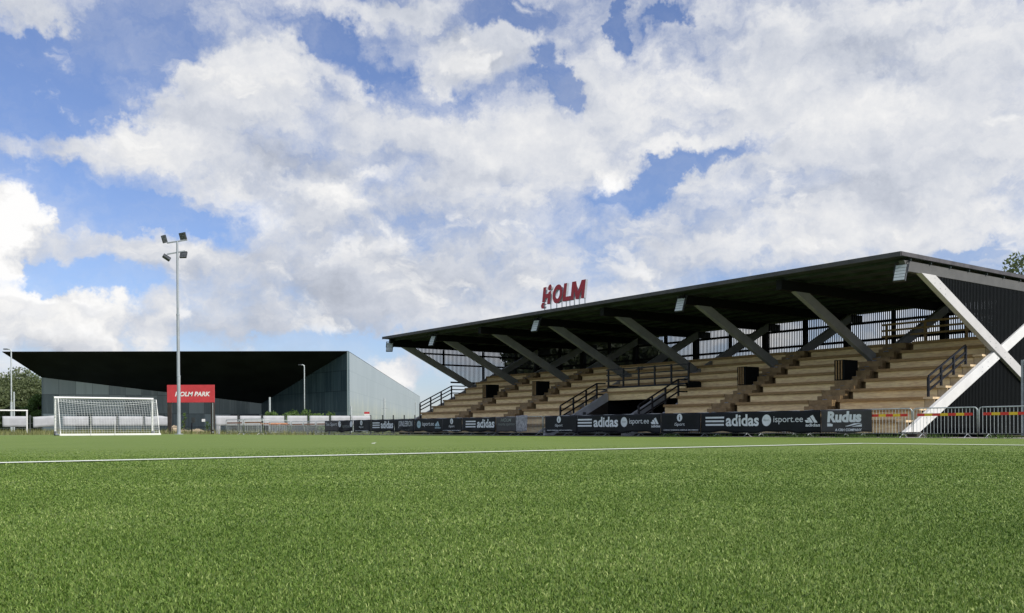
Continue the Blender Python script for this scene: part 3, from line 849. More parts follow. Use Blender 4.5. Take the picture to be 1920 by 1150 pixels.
def banner(xa, xb, label, cat='banner', m='banner', z0=.22, z1=1.11, wr=.03, seed=0, texts=(), sag=.0, dy=0.0, slack=()):
    t = W(xa, BY - .055 - dy); L = xb - xa
    rs_ = np.random.default_rng(seed + 5)
    ph = rs_.uniform(0, 6.28, 6); fr = rs_.uniform(1.5, 4.5, 6); tl = rs_.uniform(-2.5, 2.5, 6)
    def fy(x, z):
        s = 0
        for i in range(6): s += math.sin(fr[i] * x + tl[i] * z * 1.6 + ph[i]) / (1 + .3 * i)
        edge = .35 + .65 * min(1, (z1 - z) * 1.5)
        return -wr * (s * .33 + .4) * edge - .01
    nx = max(6, int(L / .09)); nz = 10
    b = MB()
    for j in range(nz + 1):
        for i in range(nx + 1):
            x = L * i / nx; v = j / nz
            zz = z0 + (z1 - z0) * v
            zz += (1 - v) * (.035 * math.sin(x * 2.1 + ph[0]) + .02 * math.sin(x * 5.3 + ph[1])) + .012 * v * math.sin(x * 3.7 + ph[2]) - sag * v * math.sin(math.pi * i / nx)
            b.v.append((x, fy(x, zz), zz))
    for j in range(nz):
        for i in range(nx): b.f.append((j * (nx + 1) + i, j * (nx + 1) + i + 1, (j + 1) * (nx + 1) + i + 1, (j + 1) * (nx + 1) + i))
    o = b.build('banner', M[m], None, smooth=True, loc=t, rz=RZ)
    so_ = o.modifiers.new('solid', 'SOLIDIFY'); so_.thickness = .004; so_.offset = 1
    tag(o, label, cat, 'banners hung on the crowd barriers')
    lay = {}
    fz0 = lambda x, z: fy(x, z) - .007
    fz1 = lambda x, z: fy(x, z) - .016
    for it in texts:
        ink = it[0]; fz = fz1 if ink in ('dim_ink', 'banner') else fz0; mb = lay.setdefault(ink, MB()); kind = it[1]; a = it[2:]
        if kind == 'text': put_text(mb, a[0], a[1], a[2], a[3], a[4], fz, *(a[5:] if len(a) > 5 else ()))
        elif kind == 'oval':
            cx, cz, rx, rz_ = a[:4]; put_poly(mb, [(cx + rx * math.cos(q), cz + rz_ * math.sin(q)) for q in np.linspace(0, 2 * math.pi, 25)[:-1]], fz)
        elif kind == 'bars':
            x0, x1, za_, zb2 = a
            hh = (zb2 - za_) / 5
            for i in range(3):
                n = 6; zz = za_ + i * 2 * hh
                for q in range(n):
                    xa_, xb_ = x0 + (x1 - x0) * q / n, x0 + (x1 - x0) * (q + 1) / n
                    put_poly(mb, [(xa_, zz), (xb_, zz), (xb_, zz + hh), (xa_, zz + hh)], fz)
        elif kind == 'mount':                                    # three rising slanted bars
            x0, x1, za_, zb2 = a; Lm = x1 - x0; Hm = zb2 - za_
            for (q0, q1, hh) in ((.0, .26, .38), (.30, .58, .70), (.62, .97, 1.0)):
                tw = .26 * Lm; lean = .42 * Lm * hh
                put_poly(mb, [(x0 + q1 * Lm - tw, za_), (x0 + q1 * Lm + .02, za_), (x0 + q1 * Lm + .02 - lean, za_ + hh * Hm), (x0 + q1 * Lm - tw * .85 - lean, za_ + hh * Hm * .82)], fz)
        elif kind == 'rect':
            x0, x1, za_, zb2 = a; n = max(1, int((x1 - x0) / .15))
            for q in range(n):
                xa_, xb_ = x0 + (x1 - x0) * q / n, x0 + (x1 - x0) * (q + 1) / n
                put_poly(mb, [(xa_, za_), (xb_, za_), (xb_, zb2), (xa_, zb2)], fz)
        elif kind == 'poly': put_poly(mb, a[0], fz)
    for ink, mb in lay.items():
        mb.build('lettering', M[ink], o)
    return o


def LXp(px): return local(on_line(px, y=BY))[0]
def span(xa, xb, *p): return [LXp(q) - LXp(xa) for q in p]
def three_bar(xa, p0, p1, p2, p3, z0=.50, z1=.93, tz0=.47, tz1=1.0):
    s = span(xa, 0, p0, p1, p2, p3)
    return [('ink', 'bars', s[0], s[1], z0, z1 - .02), ('ink', 'text', 'adidas', s[2], s[3], tz0, tz1, 0, .028)]
def ee_logo(xa, c, t0, t1, m0, m1, cz=.72, r=.19, tint='ink'):
    s = span(xa, 0, c, t0, t1, m0, m1)
    o = [('blue_ink' if tint != 'ink' else 'ink', 'oval', s[0], cz, .24, .25), (tint if tint == 'dim_ink' else 'dim_ink', 'text', 'iSport', s[0] - .16, s[0] + .16, cz - .05, cz + .06)]
    o += [('ink', 'text', 'isport.ee', s[1], s[2], cz - .17, cz + .16), (tint, 'mount', s[3], s[4], .60, .92), (tint, 'text', 'adidas', s[3] - .02, s[4] + .12, .44, .57, 0, .02)]
    return o
def oval_i(xa, c, l0, l1, loose=False):
    s = span(xa, 0, c, l0, l1)
    o = [('ink', 'oval', s[0], .90, .17, .185), ('banner', 'text', 'i', s[0] - .035, s[0] + .035, .80, 1.0), ('ink', 'text', 'iSport', s[0] - .32, s[0] + .32, .47, .66), ('ink', 'text', 'ADIDAS TEAMWEAR AMETLIK EDASIMÜÜJA' if not loose else 'ADIDAS TEAMWEAR AMETLIK EDASIMÜÜJA', s[1], s[2], .27, .345, 0, .02)]
    return o
# a dark "i" inside the oval
def oval_i2(xa, c, l0, l1):
    o = oval_i(xa, c, l0, l1); return o

B = [
    (610.5, 635.5, 'small grey banner with white lettering at the far left end of the row', 'grey_banner', lambda a: [('ink', 'text', 'Yes Sport', *span(a, 0, 612, 633), .62, .96)]),
    (636, 663, 'short black banner with two white ellipses and small web lettering', 'banner', lambda a: [('ink', 'oval', span(a, 0, 638.5)[0], .82, .24, .24), ('ink', 'oval', span(a, 0, 660.5)[0], .82, .22, .24), ('dim_ink', 'text', 'isport.ee', *span(a, 0, 643, 658), .48, .78)]),
    (665, 697, 'sagging black banner with one white ellipse, far left', 'banner', lambda a: oval_i(a, 679, 668, 694)),
    (697.5, 741, 'black banner with white three-bar lettering, farthest from camera', 'banner', lambda a: three_bar(a, 700, 714, 716, 739)),
    (741.5, 779, 'black banner in tall narrow white capitals', 'banner', lambda a: [('ink', 'text', 'JOINLEBRON', *span(a, 0, 749, 775), .48, .98), ('dim_ink', 'text', 'adidas.com/basketball', *span(a, 0, 755, 769), .32, .38)]),
    (779.5, 831, 'black banner with pale blue round and mountain logos beside web lettering', 'banner', lambda a: ee_logo(a, 787.5, 793.5, 816, 818.5, 826, tint='blue_ink')),
    (831.5, 868, 'wrinkled black banner with white ellipse and loose pale lower edge', 'banner', lambda a: oval_i(a, 848.5, 833, 866)),
    (868.5, 931, 'black banner with white three-bar lettering next to the faded grey banner', 'banner', lambda a: three_bar(a, 875.5, 894, 897, 929)),
    (932, 971, 'dark grey banner with faded HOLM lettering beside the crumpled sheet', 'grey_banner', lambda a: [('dim_ink', 'text', 'HOLM', *span(a, 0, 941, 961), .82, 1.03, .2, .02), ('dim_ink', 'text', 'noorte sponsor', *span(a, 0, 936, 968), .55, .74)]),
    (1024, 1084, 'black banner with white ellipse and small print right of the gap', 'banner', lambda a: oval_i(a, 1050, 1027, 1075)),
    (1084.5, 1241, 'long black banner with three-bar lettering, web name and mountain logo, in the middle', 'banner', lambda a: three_bar(a, 1085.5, 1112, 1115, 1161) + ee_logo(a, 1172, 1182, 1219, 1224, 1237)),
    (1241.5, 1316, 'black banner with letter i in white ellipse between two logo banners', 'banner', lambda a: oval_i(a, 1276.5, 1246, 1312)),
    (1316.5, 1541, 'longest black banner, with the largest three-bar lettering, nearest the camera', 'banner', lambda a: three_bar(a, 1325, 1360, 1363.5, 1425) + ee_logo(a, 1439.5, 1452.5, 1508, 1514, 1535)),
    (1541.5, 1637, 'dark grey banner with bold white underlined lettering at the right end of the row', 'grey_banner', None),
]
for i, (pa, pb, lb, m, tx) in enumerate(B):
    xa, xb = LXp(pa), LXp(pb)
    if tx is None:
        s = span(pa, 0, 1553, 1617, 1618, 1568, 1618)
        tl = [('ink', 'text', 'Rudus', s[0], s[1], .60, 1.05, .08, .05), ('ink', 'poly', [(s[0], .44), (s[1] * .62 + s[0] * .38, .44), (s[2], .56), (s[2], .565), (s[0], .565)]),
              ('ink', 'poly', [(s[1] * .72 + s[0] * .28, .43), (s[2], .43), (s[2], .525)]), ('ink', 'text', 'A CRH COMPANY', s[3], s[4], .25, .355, 0, .035)]
    else: tl = tx(pa)
    banner(xa, xb, lb, m=m, wr=.016 if m == 'grey_banner' else (.05 if pa < 870 else .035), seed=i, texts=tl, z0=.2 if pa > 880 else .24)
# dark letter i in the ovals is left to the print; the crumpled sheet hangs over one barrier
o = banner(LXp(970.5), LXp(992.5), 'crumpled pale grey sheet draped over a barrier', 'sheet', 'crumple', .26, 1.17, .06, seed=40, dy=.05)

# ------------------------------------------------------------------ container, weeds, scraps at the right
t = thing('container', at(1905, HC, 36.2) * 1.0, RZ, 'dark blue-grey steel container at the right edge of the photo', 'container')
t.location.z = 0
b = MB(); b.box(.0, 2.4, .6, 5.5, .05, 2.9)
for i in range(9): b.box(.08 + i * .26, .2 + i * .26, .56, .598, .2, 2.75)
b.build('body', M['container'], t, bevel=.01)
b = MB(); b.box(-.04, .05, .5, .597, .05, 2.98); b.box(-.03, 2.44, .52, .58, 2.78, 2.97); b.build('corner_post', M['galv_dull'], t)

# ------------------------------------------------------------------ floodlight mast
base = at(335.5, 815, 58); base.z = float(ground_z(base.x, base.y))
FM = thing('floodlight_mast', base, 0, 'tall grey steel floodlight mast with four lamp heads', 'floodlight')
zt = lambda y: EYE + (808 - y - 1.2) * 58 / F - base.z
H = zt(453)
b = MB(); b.tube([(0, 0, 0), (0, 0, H * .30), (-.012, 0, H * .301), (-.03, 0, H * .62)], .112, 12, r1=.09)
b.tube([(-.03, 0, H * .62), (-.045, 0, H * .93), (-.05, 0, H)], .078, 12, r1=.062)
b.tube([(0, 0, 0), (0, 0, .04)], .26, 12); b.tube([(0, 0, H * .30), (0, 0, H * .305)], .115, 12); b.tube([(-.03, 0, H * .615), (-.03, 0, H * .625)], .10, 12)
b.build('pole', M['mast'], FM, smooth=False)
def mpt(px, py, dy=0): q = at(px, py, 58 + dy); return Vector((q.x - base.x, dy, q.z - base.z))
for (p0, p1) in (((313, 456), (351, 450)), ((313, 477), (347, 471))):
    b = MB(); b.bar(mpt(*p0), mpt(*p1), .07, .07); b.build('crossarm', M['mast'], FM)
for (px, py, w_, h_, rx, ry, rz) in ((308, 448.5, .28, .46, 20, -22, 35), (343, 443.5, .40, .46, 15, -8, -10), (312.5, 483, .48, .36, -50, 32, 30), (344, 478, .42, .42, -20, 0, -8)):
    hd = bpy.data.objects.new('lamp_head', None)
    b = MB(); b.box(-w_ / 2, w_ / 2, -.06, .06, -h_ / 2, h_ / 2)
    for i in range(4): b.box(-w_ / 2 + .02, w_ / 2 - .02, .063, .10, -h_ / 2 + .04 + i * h_ / 4, -h_ / 2 + .07 + i * h_ / 4)
    lh = b.build('lamp_head', M['lamp_dark'], FM, loc=mpt(px, py)); lh.rotation_euler = (R(rx), R(ry), R(rz))
    bpy.data.objects.remove(hd)
    b = MB()
    for i in range(4):
        for j in range(3): b.box(-w_ / 2 + .03 + j * (w_ - .04) / 3, -w_ / 2 + .02 + (j + 1) * (w_ - .04) / 3 - .02, -.07, -.063, -h_ / 2 + .03 + i * (h_ - .04) / 4, -h_ / 2 + .02 + (i + 1) * (h_ - .04) / 4 - .02)
    b.build('lamp_panel', M['lamp_led'], lh)

# ------------------------------------------------------------------ HOLM PARK sign
p0 = at(314, 815, 68); p1 = at(402.5, 815, 68)
gz = float(ground_z(p0.x, 68)); PS = thing('park_sign', (p0.x, 68, gz), 0, 'red panel sign reading HOLM PARK on two dark brown posts', 'sign')
wS = p1.x - p0.x; pz = lambda y, px=360: at(px, y, 68).z - gz
b = MB(); b.box(.0, wS, -.06, .06, pz(755), pz(722)); pn = b.build('panel', M['red'], PS, bevel=.01)
b = MB(); put_text(b, 'HOLM PARK', at(325.5, 0, 68).x - p0.x, at(391.5, 0, 68).x - p0.x, pz(743.5), pz(734.8), lambda x, z: -.068, .22, .03); b.build('lettering', M['paper'], pn)
for xa, xb in ((.02, .29), (wS - .26, wS - .0)):
    b = MB(); b.box(xa, xb, -.05, .09, 0, pz(755) - .003); b.build('post', M['brown_post'], PS, bevel=.01)
b = MB(); b.tube([(wS - .10, -.09, .3), (wS - .10, -.09, pz(756))], .022, 6); b.box(wS - .14, wS - .06, -.12, -.055, .08, .18); b.build('conduit', M['galv'], PS)

# ------------------------------------------------------------------ goals
def goal(loc, wdt, hgt, label, net=True, depth_t=.75, depth_b=1.35):
    g = thing('football_goal', loc, RZ + math.pi / 2, label, 'goal')
    # local x runs along V (left to right), local -y towards the viewer: the net side
    r = .055
    for x in (0, wdt):
        b = MB(); b.tube([(x, 0, 0), (x, 0, hgt)], r, 10); b.build('post', M['white_paint'], g, smooth=False)
    b = MB(); b.tube([(-r, 0, hgt), (wdt + r, 0, hgt)], r, 10); b.build('crossbar', M['white_paint'], g)
    if not net: return g
    b = MB()
    for x in (0, wdt):
        b.tube([(x, 0, .05), (x, -depth_b, .05)], .045, 8); b.tube([(x, 0, hgt - .05), (x, -depth_t, hgt - .08), (x, -depth_b, .08)], .022, 6)
    b.build('side_frame', M['white_paint'], g)
    b = MB(); b.box(-.06, wdt + .06, -depth_b - .06, -depth_b + .06, .0, .10); b.build('ground_bar', M['white_paint'], g)
    b = MB()
    for x in (0, wdt): b.tube([(x - .07, -.1, .10), (x + .07, -.1, .10)], .13, 12)
    b.build('wheel', M['lamp_dark'], g)
    b = MB()
    for x in (wdt * .29, wdt * .53): b.tube([(x, -depth_b - .08, 0), (x, -depth_b - .08, 1.0 if x < 2 else .75)], .014, 5)
    b.build('net_peg', M['white_paint'], g)
    n = MB(); cr = .0055; prof = [(-.02, hgt - .06)]; prof += [(-depth_t * q, hgt - .07 - .10 * math.sin(q * math.pi)) for q in (.33, .66)] + [(-depth_t, hgt - .1)]
    for q in np.linspace(0, 1, 17)[1:]: prof.append((-depth_t - (depth_b - depth_t) * q - .10 * math.sin(math.pi * q), hgt - .1 - (hgt - .18) * q))
    N = int(wdt / .135)
    sagf = lambda u: .22 * math.sin(math.pi * u)
    def np_(u, i):
        y, z = prof[i]; top = max(0, 1 - abs(i - 4) / 6)
        return (wdt * u, y, z - sagf(u) * top * .9)
    for j in range(N + 1): n.tube([np_(j / N, i) for i in range(len(prof))], cr, 3)
    for i in range(len(prof)): n.tube([np_(j / 24, i) for j in range(25)], cr if i != 4 else .014, 3)
    for x in (0, wdt):
        for q in range(9):
            z = .2 + q * (hgt - .4) / 8; yy = -depth_b + (depth_b - depth_t) * (z / hgt)
            n.tube([(x, -.03, z), (x, yy, z)], cr, 3)
        for q in range(1, 6): n.tube([(x, -depth_t * q / 6, hgt - .1), (x, -depth_b * q / 6, .08)], cr, 3)
    n.build('net', M['net'], g)
    return g
q = at(103.5, HC, 50.0); q.z = float(ground_z(q.x, q.y)); goal(q, 5.0, 2.02, 'white portable goal with net, its back turned to the camera')
GV = goal(at(50.5, HC, 69) - V * 5.0, 5.0, 1.75, 'white small goal frame without net at the left edge', net=False); GV.location.z = .14

# ------------------------------------------------------------------ perimeter fence with blank banners
FX = -62.0
PANS = [(4.5, 51.5), (62, 102.5), (118, 166), (172, 218), (222, 267.5), (271, 314), (404, 444.5), (449.5, 489), (493, 532.5), (538, 575.5), (580, 616.5), (620, 656), (659, 694)]
PLAB = ['wrinkled white fence banner behind the small goal frame at the left edge', 'tilted white fence banner between the small goal and the big goal', 'white fence banner behind the left third of the goal net', 'white fence banner behind the middle of the goal net',
        'white fence banner behind the right third of the goal net', 'white fence banner between the goal and the red sign', 'white fence banner just right of the red sign, above the small cabinet',
        'white fence banner above the loose barriers', 'white fence banner in front of the short white pole', 'white fence banner under the street lamp by the dark glass', 'white fence banner directly left of the banner row', 'white fence banner above the short banner with two ellipses', 'last white fence banner, under the red and white road sign']
for i, ((a, c), lb) in enumerate(zip(PANS, PLAB)):
    A_ = on_line(a, lx=FX); C_ = on_line(c, lx=FX); Zm = A_.y
    top = 780.7 if c < 320 else 779.8; bot = {0: 801, 1: 801, 2: 799.5, 3: 799, 4: 799, 5: 799}.get(i, 798.5)
    zA = at(a, top, A_.y).z; zB = at(a, bot, A_.y).z; z_mid = (zA + zB) / 2; hh = (zA - zB)
    L = (C_ - A_).length; b = MB(); n = 10; nz = 4
    for j in range(nz + 1):
        for k_ in range(n + 1):
            x = L * k_ / n; z = zB + hh * j / nz; y = .012 * math.sin(x * 3 + i) + .01 * math.sin(x * 7 + z * 4 + i * 2) - .05
            if i == 1: z += .12 * (x / L - .5)
            if i == 5 and j == nz: z -= .05 * math.sin(x * 4)
            b.v.append((x, y, z))
    for j in range(nz):
        for k_ in range(n): b.f.append((j * (n + 1) + k_, j * (n + 1) + k_ + 1, (j + 1) * (n + 1) + k_ + 1, (j + 1) * (n + 1) + k_))
    o = b.build('fence_banner', M['blank'], None, smooth=True, loc=(A_.x, A_.y, 0), rz=RZ + math.pi / 2)
    sm = o.modifiers.new('solid', 'SOLIDIFY'); sm.thickness = .006
    tag(o, lb, 'banner', 'blank white banners on the fence')
FE = thing('mesh_fence', on_line(4, lx=FX), RZ + math.pi / 2, 'green wire mesh fence with dark posts behind the pitch', 'fence')
o0 = on_line(4, lx=FX); fz_ = .1
def fpos(px): return (on_line(px, lx=FX) - o0).dot(V)
segs = [(-60, 317), (403, 796)]
b = MB()
for (a, c) in segs:
    xa, xc = fpos(a), fpos(c); x = xa
    while x < xc: b.bar((x, .03, fz_), (x, .03, 1.55), .008, .008); x += .30
    for z in (.2, .6, 1.0, 1.5): b.bar((xa, .035, z), (xc, .035, z), .012, .014)
b.build('mesh_panel', M['wire'], FE)
for px in (-14, 57, 108.5, 169.5, 220, 269, 316, 447, 491, 535.5, 577.5, 618, 657.5, 696, 718.5, 738.5, 759, 779, 795):
    x = fpos(px); zt_ = at(px, 778.5, on_line(px, lx=FX).y).z; b = MB(); b.box(x - .05, x + .05, .045, .13, -.05, zt_); b.build('post', M['post_dark'], FE)
# gate between the sign posts
g0 = at(323.5, HC, 79); g1 = at(397, HC, 79); g0.z = .12
GT = thing('gate', g0, 0, 'low black metal double gate beneath the red sign', 'gate'); L = g1.x - g0.x; zz = lambda y: at(360, y, 79).z - .12
for xa, xb in ((.02, L * .48), (L * .5, L - .02)):
    b = MB(); b.bar((xa, 0, zz(801)), (xb, 0, zz(801)), .04, .04); b.bar((xa, 0, .12), (xb, 0, .12), .04, .05)
    for x in (xa, xb): b.bar((x, 0, .05), (x, 0, zz(801 if x == xa and xa < .1 else 793)), .05, .05)
    n = 10
    for i in range(1, n): b.bar((xa + (xb - xa) * i / n, 0, .12), (xa + (xb - xa) * i / n, 0, zz(801)), .008, .008)
    b.build('gate_leaf', M['steel_black'], GT)
b = MB(); b.box(L * .75, L * .835, -.03, -.01, zz(791), zz(786)); b.build('notice', M['paper'], GT)
b = MB(); b.box(L * .50 - .05, L * .50 + .22, .03, .10, zz(793), zz(783)); b.build('lock_box', M['post_dark'], GT)
# small white cabinet
c0 = at(405.5, HC, 69); t = thing('cabinet', (c0.x, 69, .1), 0, 'small white cabinet standing right of the red sign', 'cabinet')
b = MB(); b.box(0, .23, 0, .25, 0, .64); b.build('body', M['blank'], t, bevel=.01); b = MB(); b.box(-.01, .26, -.01, .26, .643, .68); b.build('lid', M['blank'], t)

# ------------------------------------------------------------------ street lamps, poles, road sign
def street_lamp(px, ytop, ybase, Z, arm, label, r=.06, thick=None):
    p = at(px, ybase, Z); t = thing('street_lamp', (p.x, Z, .0), 0, label, 'street lamp', 'street lamps by the museum')
    Ht = at(px, ytop, Z).z; b = MB(); a = arm * Z / F
    b.tube([(0, 0, 0), (0, 0, Ht * .45), (0, 0, Ht - .3), (-.06 * a, 0, Ht - .08), (-.25 * a, 0, Ht), (-.5 * a, 0, Ht)], r, 8)
    b.build('pole', M['galv'], t, smooth=True)
    b = MB(); b.box(-a, -.5 * a, -.14, .14, Ht - .05, Ht + .07); b.build('lamp_head', M['lamp_dark'], t, bevel=.03)
    if thick:
        b = MB(); b.tube([(.0, 0, 0), (0, 0, Ht * .38)], r * 1.7, 8); b.build('sleeve', M['galv'], t)
street_lamp(21.5, 655, 785, 105, 14, 'curved grey street lamp at the left edge in front of the trees', thick=True, r=.075)
street_lamp(571, 684.5, 785, 120, 11, 'curved grey street lamp in front of the dark glass wall', r=.065)
for (px, yt, Z, r, lb) in ((506, 745, 100, .10, 'short white pole behind the white fence banners'), (721, 747.5, 150, .12, 'thin pale pole with a small crossbar before the pale glass wall'), (779.5, 754, 160, .09, 'thin pale pole left of the stand stair rail'), (658.5, 762, 130, .13, 'pale stub pole at the corner of the glass wall'), (26.5, 735, 100, .08, 'grey pole beside the street lamp at the left edge')):
    p = at(px, HC, Z); b = MB(); b.tube([(0, 0, 0), (0, 0, at(px, yt, Z).z)], r, 8)
    if px == 721: b.box(-.45, .45, -.04, .04, at(px, 766.5, Z).z, at(px, 765.6, Z).z)
    o = b.build('pole', M['galv'], None, loc=(p.x, Z, 0)); tag(o, lb, 'pole')
p = at(688, HC, 100); t = thing('road_sign', (p.x, 100, 0), 0, 'red and white sign above the last fence banner', 'sign'); zc = at(688, 776, 100).z
b = MB(); b.box(-.28, .28, -.03, 0, zc - .02, zc + .2); b.build('red_field', M['red'], t); b = MB(); b.box(-.27, .27, -.03, 0, zc - .2, zc - .023); b.build('white_field', M['paper'], t)
b = MB(); b.tube([(0, .03, 0), (0, .03, zc + .15)], .03, 6); b.build('pole', M['galv'], t)

# ------------------------------------------------------------------ the museum
ZM = 194.0
TL, TR = at(4, 660.3, ZM), at(653, 659.2, ZM); zR = TR.z
W0 = at(78, 708, 207.0); EN = at(490, 757, 225.0)
MU = thing('museum', (TR.x, TR.y, 0), 0, 'huge low museum of glass walls under one long flat black canopy', 'museum')
def ml(P): return (P.x - TR.x, P.y - TR.y, P.z)
sd = Vector((-.0339, 1, 0)) * 232
BRt = Vector((TR.x, TR.y, 0)) + sd; BRt.z = 14.9; BL_ = Vector((TL.x, TL.y, 0)) + sd; BL_.z = 14.9
b = MB()
tl, tr, br_, bl_ = ml(TL), ml(TR), ml(BRt), ml(BL_)
up = lambda p, d: (p[0], p[1], p[2] + d)
b.quad(up(tl, .1), up(tr, .1), up(br_, .1), up(bl_, .1))
b.quad(tl, tr, up(tr, .1), up(tl, .1)); b.quad(tl, up(tl, .1), up(bl_, .1), bl_)
ca = b.build('canopy', M['museum_edge'], MU)
b = MB(); b.quad(tl, ml(W0), ml(EN), tr); b.quad(tl, bl_, (ml(W0)[0] - 8, ml(W0)[1] + 215, 14.0), ml(W0)); b.build('soffit', M['museum_soffit'], ca)
def wall(a, c, name, m, inset=.25, ground=-.1):
    d = Vector((c[0] - a[0], c[1] - a[1], 0)); L = d.length; rz = math.atan2(d.y, d.x)
    b = MB(); b.v = [(0, 0, ground), (L, 0, ground), (L, 0, c[2]), (0, 0, a[2])]; b.f = [(0, 1, 2, 3)]
    o = b.build(name, m, MU, loc=(a[0], a[1], 0), rz=rz)
    s_ = o.modifiers.new('solid', 'SOLIDIFY'); s_.thickness = .25; s_.offset = -1
    return o
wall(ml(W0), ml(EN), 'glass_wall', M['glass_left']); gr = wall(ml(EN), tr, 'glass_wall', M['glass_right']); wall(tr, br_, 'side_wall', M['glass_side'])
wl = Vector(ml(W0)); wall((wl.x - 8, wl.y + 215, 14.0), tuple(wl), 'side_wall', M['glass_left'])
# entrance doors and interior
e0 = at(433, 770, 221.8); e1 = at(492, 770, 224.3)
b = MB(); b.box(ml(e0)[0], ml(e1)[0], ml(e0)[1] - .4, ml(e0)[1] - .25, -.1, 4.0); b.build('entrance', M['museum_soffit'], MU)

# ------------------------------------------------------------------ trees and bushes
def foliage(name, lobes, n, size, m, parent, seed, hollow=.55, droop=0.0):
    rg = np.random.default_rng(seed); vs = []
    wts = np.array([l[3] * l[4] * l[5] for l in lobes]) ** .7; wts /= wts.sum()
    pick = rg.choice(len(lobes), n, p=wts); L = np.array([l[:6] for l in lobes])[pick]
    d = rg.normal(size=(n, 3)); d /= np.linalg.norm(d, axis=1)[:, None]
    rad = (hollow + (1 - hollow) * rg.uniform(0, 1, n) ** .6) * (1 + .18 * np.sin(d[:, 0] * 7 + pick) * np.sin(d[:, 2] * 6 + pick * 2))
    c = L[:, :3] + d * rad[:, None] * L[:, 3:6]
    a = rg.normal(size=(n, 3)); a /= np.linalg.norm(a, axis=1)[:, None]; bb = np.cross(a, rg.normal(size=(n, 3))); bb /= np.linalg.norm(bb, axis=1)[:, None]
    s = size * rg.uniform(.5, 1.4, n)[:, None]
    v = np.stack([c - a * s, c + bb * s * .45, c + a * s, c - bb * s * .45], 1).reshape(-1, 3)
    me = bpy.data.meshes.new(name); me.vertices.add(n * 4); me.vertices.foreach_set('co', v.ravel())
    me.loops.add(n * 4); me.loops.foreach_set('vertex_index', np.arange(n * 4, dtype=np.int32))
    me.polygons.add(n); me.polygons.foreach_set('loop_start', np.arange(0, n * 4, 4, dtype=np.int32)); me.update(calc_edges=True)
    me.materials.append(m); o = bpy.data.objects.new(name, me); col.objects.link(o); o.parent = parent
    return o


def tree(P, h, wd, label, m='leaf', n=5000, size=.3, seed=0, trunk=.3, low=.12):
    t = thing('tree', (P[0], P[1], 0), 0, label, 'tree', 'trees around the ground'); rg = random.Random(seed)
    lobes = []
    for i in range(14):
        z = h * (low + (1 - low) * rg.uniform(.12, .86)); f = 1 - abs(z / h - .5) * 1.1; a = rg.uniform(0, 6.28); r = wd * .5 * f * rg.uniform(.3, .75)
        q = wd * rg.uniform(.18, .30); lobes.append((math.cos(a) * r, math.sin(a) * r, z, q, q, q * rg.uniform(.6, .9)))
    lobes.append((0, 0, h * .88, wd * .2, wd * .2, h * .12))
    b = MB(); b.tube([(0, 0, -.1), (.1, 0, h * .3), (-.1, .1, h * .6), (0, 0, h * .85)], trunk, 8, r1=trunk * .25)
    for l in lobes[:10]: b.tube([(0, 0, h * .3), (l[0] * .5, l[1] * .5, (h * .3 + l[2]) * .52), l[:3]], trunk * .35, 5, r1=.03)
    b.build('trunk', M['bark'], t)
    foliage('crown', lobes, n, size, M[m], t, seed)
    return t


TS = [(-18, 696, 255, 19, 'leaf', 'dark leafy tree cut by the left edge beside the museum'), (12, 706, 262, 16, 'leaf', 'dark green tree behind the street lamp at the left edge'), (34, 699, 240, 17, 'leaf_pale', 'pale olive tree rising highest left of the museum'),
      (60, 709, 236, 15, 'leaf_pale', 'pale bushy tree next to the left museum wall'), (72, 740, 222, 9, 'leaf_bush', 'low bright green tree at the foot of the museum wall'), (2, 745, 225, 9, 'leaf_pale', 'low pale tree under the street lamp at the left edge'), (46, 752, 228, 8, 'leaf', 'low dark tree between paler trees left of the museum'), (22, 762, 215, 6, 'leaf', 'low dark bush-like tree behind the left street lamp base')]
for i, (px, py, Z, wd, m, lb) in enumerate(TS):
    p = at(px, py, Z); tree((p.x, p.y), p.z, wd, lb, m, 12000, .33, seed=i + 3, low=-.1)
p = at(1925, 474, 62); tree((p.x, p.y), p.z, 6.5, 'tree top showing above the right end of the stand roof', 'leaf_pale', 5200, .17, seed=31, trunk=.22, low=.3)
for i, (px, py, Z, wd) in enumerate(((1030, 655, 98, 10), (1090, 648, 104, 13), (1160, 638, 100, 12), (1225, 650, 96, 9))):
    p = at(px, py, Z); tree((p.x, p.y), p.z, wd, ('narrow dark tree seen through the slats behind the far end of the stand', 'broad dark tree seen through the slats left of the central opening', 'tallest dark tree seen through the slats above the central opening', 'smaller dark tree seen through the slats right of the central opening')[i], 'leaf_dark', 12000, .38, seed=50 + i, low=-.05)


def bush(px, py, Z, wd, label, n=900, size=.12, m='leaf_bush', seed=0, tall=False):
    p = at(px, py, Z); h = p.z; t = thing('bush', (p.x, Z, 0), 0, label, 'bush', 'bushes along the fence'); rg = random.Random(seed)
    lob = [(rg.uniform(-.4, .4) * wd, rg.uniform(-.3, .3) * wd, h * rg.uniform(.3, .8), wd * .22, wd * .22, h * .22) for _ in range(7)]
    if tall: lob = [(rg.uniform(-.25, .25) * wd * (1.3 - k / 6), 0, h * (.25 + .13 * k), wd * .24 * (1.2 - k / 8), wd * .2, h * .08) for k in range(6)]
    b = MB()
    for l in lob: b.tube([(0, 0, 0), (l[0] * .6, l[1] * .6, l[2] * .6), l[:3]], .02, 5, r1=.006)
    b.build('stem', M['bark'], t); foliage('leaves', lob, n, size, M[m], t, seed + 90, hollow=.2)
bush(345, 774, 86, .9, 'young sapling with a few leaves under the red sign', 130, .10, tall=True, seed=2)
bush(393, 780, 86, .8, 'small bush behind the right post of the red sign', 160, .10, seed=4)
